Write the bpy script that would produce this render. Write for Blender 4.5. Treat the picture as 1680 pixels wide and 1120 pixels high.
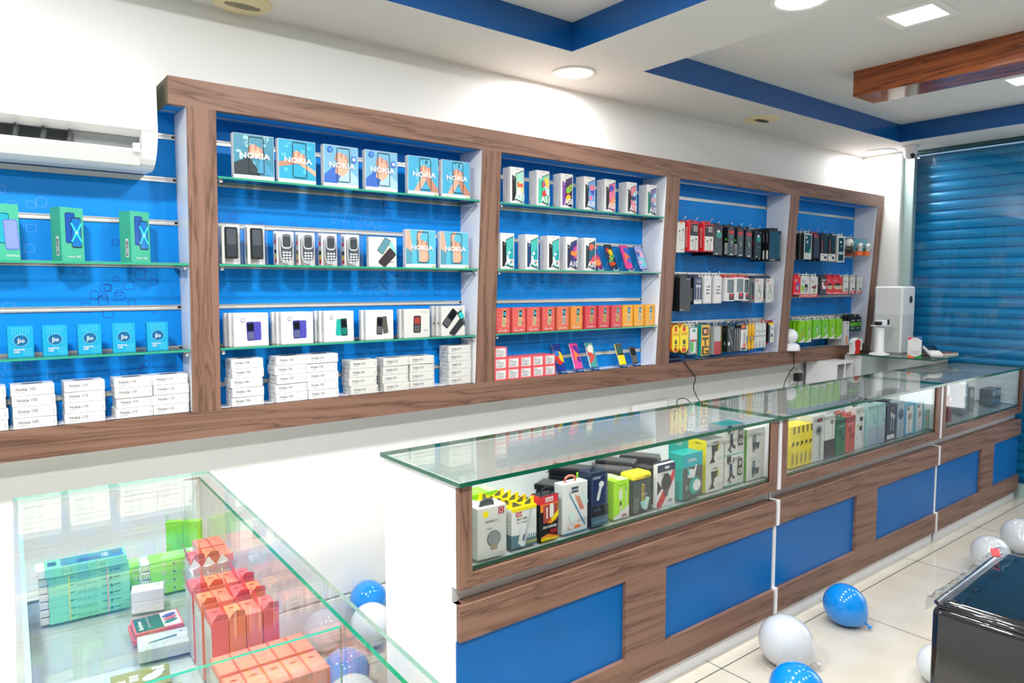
import bpy, math, random
from math import sin, cos, pi, radians
from mathutils import Matrix, Vector
for o in list(bpy.data.objects): bpy.data.objects.remove(o)
SC = bpy.context.scene
COL = SC.collection
rnd = random.Random(5)

# ---------------------------------------------------------------- camera
cd = bpy.data.cameras.new('camera'); cam = bpy.data.objects.new('camera', cd); COL.objects.link(cam)
YAW, PIT, ROL = radians(51.9474), radians(-4.4463), radians(-0.0368)
fw = Vector((cos(YAW)*cos(PIT), sin(YAW)*cos(PIT), sin(PIT)))
rt = Vector((sin(YAW), -cos(YAW), 0)); up = rt.cross(fw)
rt, up = rt*cos(ROL)+up*sin(ROL), -rt*sin(ROL)+up*cos(ROL)
m = Matrix.Identity(4)
for i in range(3):
    m[i][0] = rt[i]; m[i][1] = up[i]; m[i][2] = -fw[i]
m[0][3], m[1][3], m[2][3] = -0.7767, -3.006, 1.5881
cam.matrix_world = m
cd.sensor_width = 36; cd.lens = 1161.26/1680*36; cd.clip_start = .02; cd.clip_end = 100
SC.camera = cam

# ---------------------------------------------------------------- world, exposure
w = bpy.data.worlds.new('sky'); SC.world = w; w.use_nodes = True
nt = w.node_tree; nt.nodes.clear()
sky = nt.nodes.new('ShaderNodeTexSky'); sky.sky_type = 'HOSEK_WILKIE'; sky.turbidity = 4; sky.sun_direction = (.3, .5, .8)
bg = nt.nodes.new('ShaderNodeBackground'); bg.inputs['Strength'].default_value = 2.2
wo = nt.nodes.new('ShaderNodeOutputWorld')
nt.links.new(sky.outputs[0], bg.inputs[0]); nt.links.new(bg.outputs[0], wo.inputs[0])
vs = SC.view_settings
vs.view_transform = 'Standard'; vs.look = 'None'; vs.gamma = 1; vs.use_curve_mapping = False; vs.exposure = 0.36
try:
    SC.cycles.max_bounces = 10; SC.cycles.transparent_max_bounces = 32; SC.cycles.glossy_bounces = 5; SC.cycles.diffuse_bounces = 5
    SC.cycles.caustics_reflective = False; SC.cycles.caustics_refractive = False
    SC.cycles.sample_clamp_indirect = 6
except Exception: pass

LS = .44
def area(name, loc, size, power, color=(.99, .995, 1), size_y=None, rot=(0, 0, 0), shape=None, spread=pi):
    l = bpy.data.lights.new(name, 'AREA'); l.energy = power; l.color = color; l.size = size
    l.shape = shape or ('RECTANGLE' if size_y else 'DISK')
    if size_y: l.size_y = size_y
    l.spread = spread
    l.energy = power*LS
    o = bpy.data.objects.new(name, l); COL.objects.link(o); o.location = loc; o.rotation_euler = rot
    return o
DAY = area('entrance_daylight', (5.62, -2.3, 1.35), 1.5, 45, (.93, .97, 1), 2.3, (0, radians(90), 0))

# ---------------------------------------------------------------- materials
def lin(h):
    h = h.lstrip('#'); v = [int(h[i:i+2], 16)/255 for i in (0, 2, 4)]
    return [((c+.055)/1.055)**2.4 if c > .04045 else c/12.92 for c in v]
MC = {}
def mat(hexc, rough=.5, metal=0, spec=.5, coat=0, emit=0, alpha=1, trans=0, name=None):
    k = (hexc, rough, metal, spec, coat, emit, alpha, trans)
    if k in MC: return MC[k]
    mt = bpy.data.materials.new(name or 'paint_'+hexc.strip('#')); mt.use_nodes = True
    b = mt.node_tree.nodes['Principled BSDF']
    b.inputs['Base Color'].default_value = (*lin(hexc), 1)
    b.inputs['Roughness'].default_value = rough; b.inputs['Metallic'].default_value = metal
    b.inputs['Specular IOR Level'].default_value = spec; b.inputs['Coat Weight'].default_value = coat
    b.inputs['Transmission Weight'].default_value = trans
    if emit:
        b.inputs['Emission Color'].default_value = (*lin(hexc), 1); b.inputs['Emission Strength'].default_value = emit
    MC[k] = mt
    return mt
def nodes(name):
    mt = bpy.data.materials.new(name); mt.use_nodes = True
    n = mt.node_tree.nodes; return mt, mt.node_tree, n, n['Principled BSDF']
def ramp(nt, fac, stops):
    r = nt.nodes.new('ShaderNodeValToRGB'); el = r.color_ramp.elements
    while len(el) < len(stops): el.new(.5)
    for e, (p, c) in zip(el, stops): e.position = p; e.color = (*lin(c), 1)
    nt.links.new(fac, r.inputs[0]); return r.outputs[0]
def wood(name, axis, c=('#5a4135', '#765646', '#876555'), rough=.45, scale=1.0, space='Object'):
    mt, nt, n, b = nodes(name)
    tc = n.new('ShaderNodeTexCoord'); mp = n.new('ShaderNodeMapping')
    s = [11*scale, 11*scale, 11*scale]; s[axis] = .75*scale
    mp.inputs['Scale'].default_value = s
    nt.links.new(tc.outputs[space], mp.inputs[0])
    n1 = n.new('ShaderNodeTexNoise'); n1.inputs['Scale'].default_value = 1.3; n1.inputs['Detail'].default_value = 5; n1.inputs['Distortion'].default_value = .9
    nt.links.new(mp.outputs[0], n1.inputs[0])
    wv = n.new('ShaderNodeTexWave'); wv.wave_type = 'BANDS'; wv.bands_direction = 'DIAGONAL'
    wv.inputs['Scale'].default_value = .8; wv.inputs['Distortion'].default_value = 9; wv.inputs['Detail'].default_value = 3; wv.inputs['Detail Scale'].default_value = .9
    nt.links.new(mp.outputs[0], wv.inputs[0])
    mp2 = n.new('ShaderNodeMapping'); s2 = [60*scale]*3; s2[axis] = 1.6*scale; mp2.inputs['Scale'].default_value = s2
    nt.links.new(tc.outputs[space], mp2.inputs[0])
    n2 = n.new('ShaderNodeTexNoise'); n2.inputs['Scale'].default_value = 2; n2.inputs['Detail'].default_value = 3
    nt.links.new(mp2.outputs[0], n2.inputs[0])
    ma = n.new('ShaderNodeMath'); ma.operation = 'MULTIPLY_ADD'; ma.inputs[1].default_value = .35
    nt.links.new(wv.outputs['Fac'], ma.inputs[0]); nt.links.new(n1.outputs['Fac'], ma.inputs[2])
    mb = n.new('ShaderNodeMath'); mb.operation = 'MULTIPLY_ADD'; mb.inputs[1].default_value = .3
    nt.links.new(n2.outputs['Fac'], mb.inputs[0]); nt.links.new(ma.outputs[0], mb.inputs[2])
    nt.links.new(ramp(nt, mb.outputs[0], [(.44, c[0]), (.56, c[1]), (.66, c[2]), (.72, c[0]), (.76, c[1]), (.95, c[2])]), b.inputs['Base Color'])
    b.inputs['Roughness'].default_value = rough; b.inputs['Specular IOR Level'].default_value = .35 if rough > .2 else .5
    return mt
WX = wood('walnut_laminate_horizontal', 0); WZ = wood('walnut_laminate_vertical', 2)
BEAM = wood('lacquered_rosewood', 1, ('#3c1a0c', '#7c3c1c', '#97512a'), .08)
def wallpaint(name, c, bump=.02, rough=.6):
    mt, nt, n, b = nodes(name)
    b.inputs['Base Color'].default_value = (*lin(c), 1); b.inputs['Roughness'].default_value = rough
    t = n.new('ShaderNodeTexNoise'); t.inputs['Scale'].default_value = 60
    tc = n.new('ShaderNodeTexCoord'); nt.links.new(tc.outputs['Object'], t.inputs[0])
    bp = n.new('ShaderNodeBump'); bp.inputs['Strength'].default_value = bump; nt.links.new(t.outputs['Fac'], bp.inputs['Height'])
    nt.links.new(bp.outputs[0], b.inputs['Normal']); return mt
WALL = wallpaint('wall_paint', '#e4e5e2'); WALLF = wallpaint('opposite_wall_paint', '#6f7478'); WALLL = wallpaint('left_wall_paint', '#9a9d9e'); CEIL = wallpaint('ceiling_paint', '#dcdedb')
BLUEP = wallpaint('blue_gloss_paint', '#0b5499', .01, .25)
def laminate(name, c1, c2, rough=.35):
    mt, nt, n, b = nodes(name)
    tc = n.new('ShaderNodeTexCoord'); t = n.new('ShaderNodeTexNoise'); t.inputs['Scale'].default_value = 2.5; t.inputs['Detail'].default_value = 4
    nt.links.new(tc.outputs['Object'], t.inputs[0])
    nt.links.new(ramp(nt, t.outputs['Fac'], [(.3, c1), (.7, c2)]), b.inputs['Base Color']); b.inputs['Roughness'].default_value = rough; b.inputs['Specular IOR Level'].default_value = .18
    return mt
BLUE = laminate('blue_laminate', '#0880d4', '#0a86da', .42); BLUEC = laminate('blue_counter_panel', '#045ea6', '#0566b0', .3)
RINGD = mat('#0552a8', .4); RINGL = mat('#3a8fdc', .4)
WHITE = mat('#ecedf0', .3, name='white_laminate'); WHITEB = mat('#e6e7e6', .35, name='white_board')
ALU = mat('#d8d6cf', .3, .85, name='brushed_channel'); STEEL = mat('#c9cacb', .25, 1, name='chrome'); GREYFR = mat('#a9c0bd', .35, .2, name='frame_paint')
def glassmat(name, tint, edge=False, fac_ior=1.5):
    mt, nt, n, b = nodes(name); n.remove(b)
    out = n['Material Output']; tr = n.new('ShaderNodeBsdfTransparent'); gl = n.new('ShaderNodeBsdfGlossy'); mx = n.new('ShaderNodeMixShader'); fr = n.new('ShaderNodeFresnel')
    tr.inputs[0].default_value = (*tint, 1); gl.inputs['Roughness'].default_value = 0; fr.inputs['IOR'].default_value = fac_ior
    ge = n.new('ShaderNodeNewGeometry'); mr = n.new('ShaderNodeMapRange'); mr.inputs['To Min'].default_value = fac_ior; mr.inputs['To Max'].default_value = 1/fac_ior
    nt.links.new(ge.outputs['Backfacing'], mr.inputs['Value']); nt.links.new(mr.outputs['Result'], fr.inputs['IOR'])
    nt.links.new(fr.outputs[0], mx.inputs[0]); nt.links.new(tr.outputs[0], mx.inputs[1]); nt.links.new(gl.outputs[0], mx.inputs[2]); nt.links.new(mx.outputs[0], out.inputs[0])
    return mt
GLASS = glassmat('clear_glass', (.974, .990, .984)); GLASSD = glassmat('door_glass', (.93, .97, .97)); PLAST = glassmat('clear_plastic', (.97, .97, .97), fac_ior=1.3)
GEDGE = mat('#05583f', .12, 0, .8, name='glass_edge_green'); GEDGEL = mat('#2f9c7a', .15, 0, .8, name='glass_edge_light'); GEDGEP = mat('#a8d8c8', .15, 0, .6, name='glass_edge_pale'); BEVELG = mat('#dcefe8', .2, name='bevelled_glass_band')
def floormat():
    mt, nt, n, b = nodes('floor_tiles')
    tc = n.new('ShaderNodeTexCoord'); mp = n.new('ShaderNodeMapping'); P = .935
    mp.inputs['Location'].default_value = (-1.66/P+.0, 1.31/P, 0); mp.inputs['Scale'].default_value = (1/P,)*3
    nt.links.new(tc.outputs['Object'], mp.inputs[0])
    br = n.new('ShaderNodeTexBrick'); br.offset = 0; br.squash = 1
    br.inputs['Scale'].default_value = 1; br.inputs['Mortar Size'].default_value = .0028; br.inputs['Mortar Smooth'].default_value = .1
    br.inputs['Brick Width'].default_value = 1; br.inputs['Row Height'].default_value = 1
    br.inputs['Color1'].default_value = (*lin('#cfc8ba'), 1); br.inputs['Color2'].default_value = (*lin('#d3ccbe'), 1); br.inputs['Mortar'].default_value = (*lin('#2c4a4a'), 1)
    nt.links.new(mp.outputs[0], br.inputs[0])
    t = n.new('ShaderNodeTexNoise'); t.inputs['Scale'].default_value = 6; t.inputs['Detail'].default_value = 5; nt.links.new(tc.outputs['Object'], t.inputs[0])
    mx = n.new('ShaderNodeMix'); mx.data_type = 'RGBA'; mx.blend_type = 'MULTIPLY'; mx.inputs[0].default_value = .25
    nt.links.new(br.outputs['Color'], mx.inputs[6]); nt.links.new(ramp(nt, t.outputs['Fac'], [(.35, '#d8d4cc'), (.65, '#ffffff')]), mx.inputs[7])
    nt.links.new(mx.outputs[2], b.inputs['Base Color']); b.inputs['Roughness'].default_value = .09; b.inputs['Specular IOR Level'].default_value = .35
    return mt
FLOOR = floormat()
SHUT = mat('#0e8cc8', .3, .1, name='shutter_blue'); 
BLK = mat('#15171a', .35); DARK = mat('#2b2f33', .4); GRY = mat('#8d9294', .4)

# ---------------------------------------------------------------- mesh builder
TX = {}
def text_geo(s, bold=0, mono=False):
    k = (s, bold)
    if k in TX: return TX[k]
    cu = bpy.data.curves.new('t', 'FONT'); cu.body = s; cu.size = 1; cu.offset = bold; cu.resolution_u = 2
    ob = bpy.data.objects.new('t', cu); COL.objects.link(ob)
    me = ob.to_mesh()
    vs_ = [tuple(v.co[:2]) for v in me.vertices]; fs = [tuple(p.vertices) for p in me.polygons]
    ob.to_mesh_clear(); bpy.data.objects.remove(ob); bpy.data.curves.remove(cu)
    if vs_:
        x0 = min(v[0] for v in vs_); x1 = max(v[0] for v in vs_); y0 = min(v[1] for v in vs_); y1 = max(v[1] for v in vs_)
    else: x0 = y0 = 0; x1 = y1 = 1
    TX[k] = (vs_, fs, x0, x1, y0, y1); return TX[k]
class B:
    def __init__(s): s.v = []; s.f = []; s.mi = []; s.m = []; s.sm = []; s.T = None
    def mid(s, m):
        if m not in s.m: s.m.append(m)
        return s.m.index(m)
    def add(s, vs, fs, m, smooth=False):
        b = len(s.v)
        if s.T is not None: vs = [tuple(s.T @ Vector(v)) for v in vs]
        s.v += vs; k = s.mid(m)
        for f in fs: s.f.append([i+b for i in f]); s.mi.append(k); s.sm.append(smooth)
    def box(s, x0, x1, y0, y1, z0, z1, m, c=0, fm=None):
        if c <= 0:
            vs = [(x, y, z) for z in (z0, z1) for y in (y0, y1) for x in (x0, x1)]
            fs = [(0, 2, 3, 1), (4, 5, 7, 6), (0, 1, 5, 4), (2, 6, 7, 3), (0, 4, 6, 2), (1, 3, 7, 5)]  # bottom top front(-y) back left right
            if fm:
                b = len(s.v); vv = [tuple(s.T @ Vector(v)) for v in vs] if s.T is not None else vs
                s.v += vv
                for f, q in zip(fs, fm): s.f.append([i+b for i in f]); s.mi.append(s.mid(q)); s.sm.append(False)
            else: s.add(vs, fs, m)
            return s
        c = min(c, (x1-x0)/2.2, (y1-y0)/2.2, (z1-z0)/2.2)
        vs = []; idx = {}
        for ax in range(3):
            for i in (0, 1):
                for j in (0, 1):
                    for k in (0, 1):
                        e = [i, j, k]; p = [(x0, x1)[i], (y0, y1)[j], (z0, z1)[k]]
                        for q in range(3):
                            if q != ax: p[q] += c*(1-2*e[q])
                        idx[(ax, i, j, k)] = len(vs); vs.append(tuple(p))
        fs = []
        g = lambda ax, e: idx[(ax, *e)]
        for ax in range(3):
            a, b_ = (ax+1) % 3, (ax+2) % 3
            for sd in (0, 1):
                q = []
                for p_ in ((0, 0), (1, 0), (1, 1), (0, 1)):
                    e = [0]*3; e[ax] = sd; e[a] = p_[0]; e[b_] = p_[1]; q.append(g(ax, e))
                fs.append(q if sd else q[::-1])
            for i in (0, 1):
                for j in (0, 1):   # edge along ax
                    e0 = [0]*3; e0[a] = i; e0[b_] = j; e1 = list(e0); e1[ax] = 1
                    q = [g(a, e0), g(a, e1), g(b_, e1), g(b_, e0)]
                    fs.append(q if (i == j) else q[::-1])
        for i in (0, 1):
            for j in (0, 1):
                for k in (0, 1):
                    q = [idx[(0, i, j, k)], idx[(1, i, j, k)], idx[(2, i, j, k)]]
                    fs.append(q if (i+j+k) % 2 == 1 else q[::-1])
        s.add(vs, fs, m); return s
    def prism(s, pts, h, m, ax=1, smooth=False, cap=None):
        """pts 2-D polygon CCW seen from the positive axis; h=(a,b) range along axis ax"""
        n = len(pts)
        def P(p, t):
            return {0: (t, p[0], p[1]), 1: (p[0], t, p[1]), 2: (p[0], p[1], t)}[ax]
        vs = [P(p, h[0]) for p in pts]+[P(p, h[1]) for p in pts]
        s.add(vs, [[i, (i+1) % n, n+(i+1) % n, n+i] for i in range(n)], m, smooth)
        s.add([P(p, h[0]) for p in pts], [list(range(n))[::-1]], cap or m); s.add([P(p, h[1]) for p in pts], [list(range(n))], cap or m)
        return s
    def lathe(s, prof, m, n=24, o=(0, 0, 0), ax=2, smooth=True, capend=True):
        vs = []
        for r, z in prof:
            for i in range(n):
                a = 2*pi*i/n; p = (r*cos(a), r*sin(a), z)
                if ax == 1: p = (p[0], p[2], p[1])
                if ax == 0: p = (p[2], p[0], p[1])
                vs.append((p[0]+o[0], p[1]+o[1], p[2]+o[2]))
        fs = [[j*n+i, j*n+(i+1) % n, (j+1)*n+(i+1) % n, (j+1)*n+i] for j in range(len(prof)-1) for i in range(n)]
        if ax == 1: fs = [f[::-1] for f in fs]
        if capend:
            for j in (0, len(prof)-1):
                if prof[j][0] > 1e-5: fs.append([j*n+i for i in range(n)] if j else [j*n+i for i in range(n)][::-1])
        s.add(vs, fs, m, smooth); return s
    def tube(s, pts, r, m, n=8):
        pts = [Vector(p) for p in pts]; vs = []
        for i, p in enumerate(pts):
            d = (pts[min(i+1, len(pts)-1)]-pts[max(i-1, 0)]).normalized()
            a = d.orthogonal().normalized() if abs(d.z) > .95 else d.cross(Vector((0, 0, 1))).normalized(); b = d.cross(a)
            for k in range(n):
                t = 2*pi*k/n; vs.append(tuple(p+a*(r*cos(t))+b*(r*sin(t))))
        fs = [[j*n+i, j*n+(i+1) % n, (j+1)*n+(i+1) % n, (j+1)*n+i] for j in range(len(pts)-1) for i in range(n)]
        fs += [list(range(n))[::-1], [(len(pts)-1)*n+i for i in range(n)]]
        s.add(vs, fs, m, True); return s
    def obj(s, name, parent=None, loc=None):
        me = bpy.data.meshes.new(name); me.from_pydata(s.v, [], s.f); 
        for q in s.m: me.materials.append(q)
        me.polygons.foreach_set('material_index', s.mi); me.polygons.foreach_set('use_smooth', s.sm); me.update()
        o = bpy.data.objects.new(name, me); COL.objects.link(o)
        if parent: o.parent = parent
        if loc: o.location = loc
        return o
class F:
    """flat printing frame on a face: origin o, directions u, v (n = u x v points outward)"""
    def __init__(s, b, o, u, v, k=0, eps=.00035):
        s.b = b; s.o = Vector(o); s.u = Vector(u).normalized(); s.v = Vector(v).normalized(); s.n = s.u.cross(s.v); s.k = k; s.eps = eps; s.clip = None
    def P(s, a, b_):
        if s.clip: a = min(max(a, s.clip[0]), s.clip[1]); b_ = min(max(b_, s.clip[2]), s.clip[3])
        return tuple(s.o+s.u*a+s.v*b_+s.n*(s.eps*s.k))
    def poly(s, pts, m): s.k += 1; s.b.add([s.P(*p) for p in pts], [list(range(len(pts)))], m)
    def rect(s, x0, y0, x1, y1, m): s.poly([(x0, y0), (x1, y0), (x1, y1), (x0, y1)], m)
    def ell(s, x, y, rx, ry, m, n=18, rot=0):
        s.poly([(x+rx*cos(t)*cos(rot)-ry*sin(t)*sin(rot), y+rx*cos(t)*sin(rot)+ry*sin(t)*cos(rot)) for t in [2*pi*i/n for i in range(n)]], m)
    def rr(s, x, y, w, h, r, m, rot=0, n=4):
        """rounded rect centred at x,y"""
        p = []
        for cx, cy, a0 in ((w/2-r, h/2-r, 0), (-w/2+r, h/2-r, 90), (-w/2+r, -h/2+r, 180), (w/2-r, -h/2+r, 270)):
            for i in range(n+1):
                a = radians(a0+90*i/n); p.append((cx+r*cos(a), cy+r*sin(a)))
        s.poly([(x+a*cos(rot)-b*sin(rot), y+a*sin(rot)+b*cos(rot)) for a, b in p], m)
    def ring(s, x, y, w, h, r, t, m, n=4, rot=0):
        s.k += 1; A = []; 
        for q in (0, t):
            p = []
            for cx, cy, a0 in ((w/2-r, h/2-r, 0), (-w/2+r, h/2-r, 90), (-w/2+r, -h/2+r, 180), (w/2-r, -h/2+r, 270)):
                for i in range(n+1):
                    a = radians(a0+90*i/n); p.append((cx+(r-q)*cos(a), cy+(r-q)*sin(a)))
            A += p
        A = [(x+a*cos(rot)-b*sin(rot), y+a*sin(rot)+b*cos(rot)) for a, b in A]
        N = len(A)//2
        s.b.add([s.P(*p) for p in A], [[i, (i+1) % N, N+(i+1) % N, N+i] for i in range(N)], m)
    def text(s, t, x, y, h, m, bold=0, w=None, al='l', rot=0):
        """h = cap height; w = force width"""
        vs_, fs, x0, x1, y0, y1 = text_geo(t, bold)
        if not vs_: return
        k = h/.73; kx = k if w is None else w/(x1-x0)
        L = (x1-x0)*kx; off = {'l': 0, 'c': -L/2, 'r': -L}[al]
        s.k += 1
        pts = [((a-x0)*kx+off, b*k) for a, b in vs_]
        s.b.add([s.P(x+a*cos(rot)-b*sin(rot), y+a*sin(rot)+b*cos(rot)) for a, b in pts], fs, m)
    def bars(s, x, y, w, h, m, n=12, horiz=False):
        s.k += 1; r = random.Random(int(w*1e5)+n); p = 0; vs_ = []; fs = []
        for i in range(n):
            a = p; bb = p+r.uniform(.3, .8)/n; p += 1/n
            q = [(x+a*w, y), (x+bb*w, y), (x+bb*w, y+h), (x+a*w, y+h)] if not horiz else [(x, y+a*h), (x+w, y+a*h), (x+w, y+bb*h), (x, y+bb*h)]
            k = len(vs_); vs_ += [s.P(*c) for c in q]; fs.append([k, k+1, k+2, k+3])
        s.b.add(vs_, fs, m)
def front(b, x0, y, z0, k=0): return F(b, (x0, y, z0), (1, 0, 0), (0, 0, 1), k)
def left(b, x, y1, z0, k=0): return F(b, (x, y1, z0), (0, -1, 0), (0, 0, 1), k)   # y1 = far edge, u runs towards -y
def top(b, x0, y0, z, k=0): return F(b, (x0, y0, z), (1, 0, 0), (0, 1, 0), k)

def tag(o, label, cat, group=None, kind=None):
    if label:
        o['label'] = label
        if len(label.split()) > 16: print('LONG', label)
    if cat: o['category'] = cat
    if group: o['group'] = group
    if kind: o['kind'] = kind
    return o
def empty(name, loc, label, cat, group=None, rz=0):
    o = bpy.data.objects.new(name, None); COL.objects.link(o); o.location = loc; o.rotation_euler = (0, 0, rz); o.empty_display_size = .05
    return tag(o, label, cat, group)
def struct(b, name, parent=None):
    o = b.obj(name, parent)
    if not parent: o['kind'] = 'structure'
    return o
def dup(o, loc=None, rz=None, label=None, group=None):
    c = o.copy(); COL.objects.link(c)
    if loc is not None: c.location = loc
    if rz is not None: c.rotation_euler = (0, 0, rz)
    if label:
        c['label'] = label
        if len(label.split()) > 16: print('LONG', label)
    if group: c['group'] = group
    for ch in list(o.children):
        d = ch.copy(); COL.objects.link(d); d.parent = c
        for g in list(ch.children):
            e = g.copy(); COL.objects.link(e); e.parent = d
    return c
ORD = ['leftmost', 'second', 'third', 'fourth', 'fifth', 'sixth', 'seventh', 'eighth', 'ninth', 'tenth', 'eleventh', 'twelfth']
def nth(i, n):
    return 'leftmost' if i == 0 else ('rightmost' if i == n-1 else ORD[i]+' from left')
def lvl(i, n):
    """i counted from the bottom"""
    if i == 0: return 'lowest'
    if i == n-1: return 'topmost'
    return ORD[i]+' from bottom'

# ================================================================= SETTING
ZC, ZR = 2.69, 2.823
b = B(); b.box(-3.2, 5.62, -4.8, .12, -.12, 0, FLOOR); struct(b, 'floor')
b = B(); b.box(5.62, 9.5, -6, .5, -.14, -.02, mat('#a9a59a', .8)); struct(b, 'pavement')
b = B(); b.box(-3.2, 5.62, 0, .12, 0, 3.0, WALL); struct(b, 'wall_back')
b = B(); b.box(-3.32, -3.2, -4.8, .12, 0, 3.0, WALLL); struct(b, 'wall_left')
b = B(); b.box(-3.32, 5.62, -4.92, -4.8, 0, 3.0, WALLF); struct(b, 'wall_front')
b = B(); b.box(5.406, 5.62, -.32, 0, 0, ZC, WALL, .002); b.box(5.45, 5.62, -4.8, -3.1, 0, ZC, WALL); struct(b, 'wall_right')
b = B()
b.box(-3.2, 5.62, -4.8, .0, ZR, 3.0, CEIL)
b.box(-3.2, 5.62, -.477, 0, ZC, ZR, CEIL); b.box(1.564, 2.061, -4.0, -.477, ZC, ZR, CEIL)
b.box(4.993, 5.62, -4.0, -.477, ZC, ZR, CEIL); b.box(-3.2, -2.2, -4.0, -.477, ZC, ZR, CEIL); b.box(-3.2, 5.62, -4.8, -4.0, ZC, ZR, CEIL)
struct(b, 'ceiling')
b = B(); b.box(-2.2, 1.562, -.480, -.477, ZC+.001, ZR, BLUEP); b.box(1.561, 1.564, -4, -.480, ZC+.001, ZR, BLUEP); struct(b, 'trim_1')
b = B(); b.box(2.061, 4.990, -.480, -.477, ZC+.001, ZR, BLUEP); b.box(4.990, 4.993, -4, -.477, ZC+.001, ZR, BLUEP); struct(b, 'trim_2')
b = B(); b.box(-3.2, 5.4, -.014, 0, 0, .155, mat('#e9e7e2', .3), .003); b.box(-3.2, 5.4, -.011, 0, .155, .162, GRY); struct(b, 'baseboard_back')

# beam hanging in the recess
b = B(); b.box(3.36, 3.61, -3.9, -.92, 2.68, ZR, BEAM, .003)
tag(b.obj('ceiling_beam'), 'lacquered reddish-brown wooden beam fixed under the recessed ceiling', 'beam')

# door glass, frame and shutter at the right end
dr = bpy.data.objects.new('door_1', None); COL.objects.link(dr); dr.location = (5.48, -.9, 0); dr['kind'] = 'structure'
b = B(); b.box(-.03, .03, .50, .58, 0, ZC, GREYFR, .002); b.box(-.03, .03, -.72, -.66, 0, ZC, GREYFR, .002); b.box(-.03, .03, -.66, .5, 2.66, ZC, mat('#24505a', .4)); b.box(-.03, .03, -.66, .5, 0, .1, GREYFR)
b.obj('door_frame', dr)
b = B(); b.box(-.005, .005, -.66, .5, .1, 2.66, GLASSD); b.obj('door_pane', dr)
b = B(); P = .0785; n = int(2.66/P)
prof = []
for i in range(n+1):
    z = i*P
    prof += [(.004, z), (.010, z+.002), (.010, z+.008), (-.001, z+.013), (-.006, z+.03), (-.008, z+.045), (-.006, z+.06), (-.002, z+.073), (.004, z+.077)]
N = len(prof); vs_ = [(p[0], y, p[1]) for y in (.55, -.78) for p in prof]
b.add(vs_, [[i, i+1, N+i+1, N+i] for i in range(N-1)], SHUT, False)
b.add([(p[0]+.02, y, p[1]) for y in (.55, -.78) for p in prof], [[i, N+i, N+i+1, i+1] for i in range(N-1)], SHUT, False)
o = b.obj('rolling_shutter', None, (5.6, -.9, 0)); tag(o, 'blue ribbed rolling steel shutter closed behind the glass front', 'shutter')

# ceiling fixtures
DIFF = mat('#ffffff', .5, emit=6, name='lit_diffuser'); RIM = mat('#eeeeea', .3)
def downlight(x, y, z, r, power, label):
    t = empty('downlight', (x, y, z), label, 'ceiling light', 'round downlights')
    b = B(); b.lathe([(r*.8, -.002), (r*.86, -.008), (r, -.006), (r, 0)], RIM, 32); b.obj('trim_ring', t)
    b = B(); b.lathe([(.0001, -.004), (r*.8, -.004)], DIFF, 32, capend=False)
    b.v = b.v; b.obj('diffuser', t)
    l = area('downlight_lamp', (x, y, z-.012), r*1.6, power)
    return t
downlight(1.79, -.245, ZC, .115, 26, 'round lit downlight in the soffit above the third shelving bay')
downlight(5.24, -.225, ZC, .115, 17, 'round lit downlight in the far corner by the dome camera')
downlight(1.84, -1.47, ZC, .115, 19, 'round lit downlight in the flat ceiling band between the two recesses')
for x, y, pw, l in ((-1.6, -.26, 60, 'above the air conditioner, left of the photo'), (1.84, -3.0, 22, 'in the ceiling band beyond the top edge'), (5.25, -2.0, 12, 'in the border right of the photo')):  # out-of-view downlights, added for extra light and strongest at the left
    downlight(x, y, ZC, .115, pw, 'added unseen round downlight '+l)
def panel(x, y, pw, label, s=.19):
    t = empty('panel_light', (x, y, ZR), label, 'ceiling light', 'square panel lights')
    b = B(); f = s/2+.035
    b.box(-f, f, -f, -s/2, -.008, 0, RIM, .001); b.box(-f, f, s/2, f, -.008, 0, RIM, .001); b.box(-f, -s/2, -s/2, s/2, -.008, 0, RIM); b.box(s/2, f, -s/2, s/2, -.008, 0, RIM); b.obj('frame', t)
    b = B(); b.box(-s/2, s/2, -s/2, s/2, -.005, -.001, DIFF); b.obj('diffuser', t)
    area('panel_lamp', (x, y, ZR-.012), s, pw, size_y=s)
panel(2.73, -1.525, 14, 'square lit panel light between the ceiling band and the wooden beam')
panel(4.32, -1.50, 10, 'square lit panel light beyond the wooden beam at the right edge')
for x, y, pw, l in ((-.9, -1.5, 92, 'above the glass showcase'), (.6, -1.5, 58, 'of the first recess, above the nearest counter end'), (-.9, -3.0, 84, 'above the camera position'), (.6, -3.0, 48, 'right of the camera position'), (2.73, -3.1, 20, 'behind the wooden beam, near side'), (4.32, -3.1, 14, 'beyond the beam, near side')): panel(x, y, pw*1.08, 'added unseen square panel light '+l)  # unseen panels added as fill, mainly to brighten the left side
def vent(x, y, label):
    t = empty('ceiling_speaker', (x, y, ZC), label, 'ceiling speaker', 'round slotted ceiling grilles')
    CR = mat('#e3d9ad', .5)
    b = B(); b.lathe([(.0001, -.012), (.07, -.012), (.105, -.008), (.112, -.002), (.112, 0)], CR, 32, capend=False); b.obj('cover', t)
    b = B()
    for i in range(-8, 9):
        h = math.sqrt(max(.075**2-(i*.008)**2, 0)); b.box(i*.008-.0018, i*.008+.0018, -h*.35, h*.35, -.0135, -.0118, DARK)
    b.obj('slots', t)
vent(3.47, -.262, 'cream round slotted ceiling grille near the shelving, right of the downlight')
vent(.156, -.13+.02, 'cream round ceiling grille cut by the top edge of the photo')
t = empty('dome_camera', (5.20, -.47, ZC), 'small white dome security camera on the ceiling corner by the shutter', 'security camera')
b = B(); b.lathe([(.062, 0), (.062, -.012), (.055, -.03), (.05, -.034)], WHITE, 28); b.obj('base', t)
b = B(); b.lathe([(.05, -.03), (.05, -.06), (.043, -.085), (.028, -.1), (.001, -.105)], WHITE, 28); b.obj('housing', t)
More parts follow.
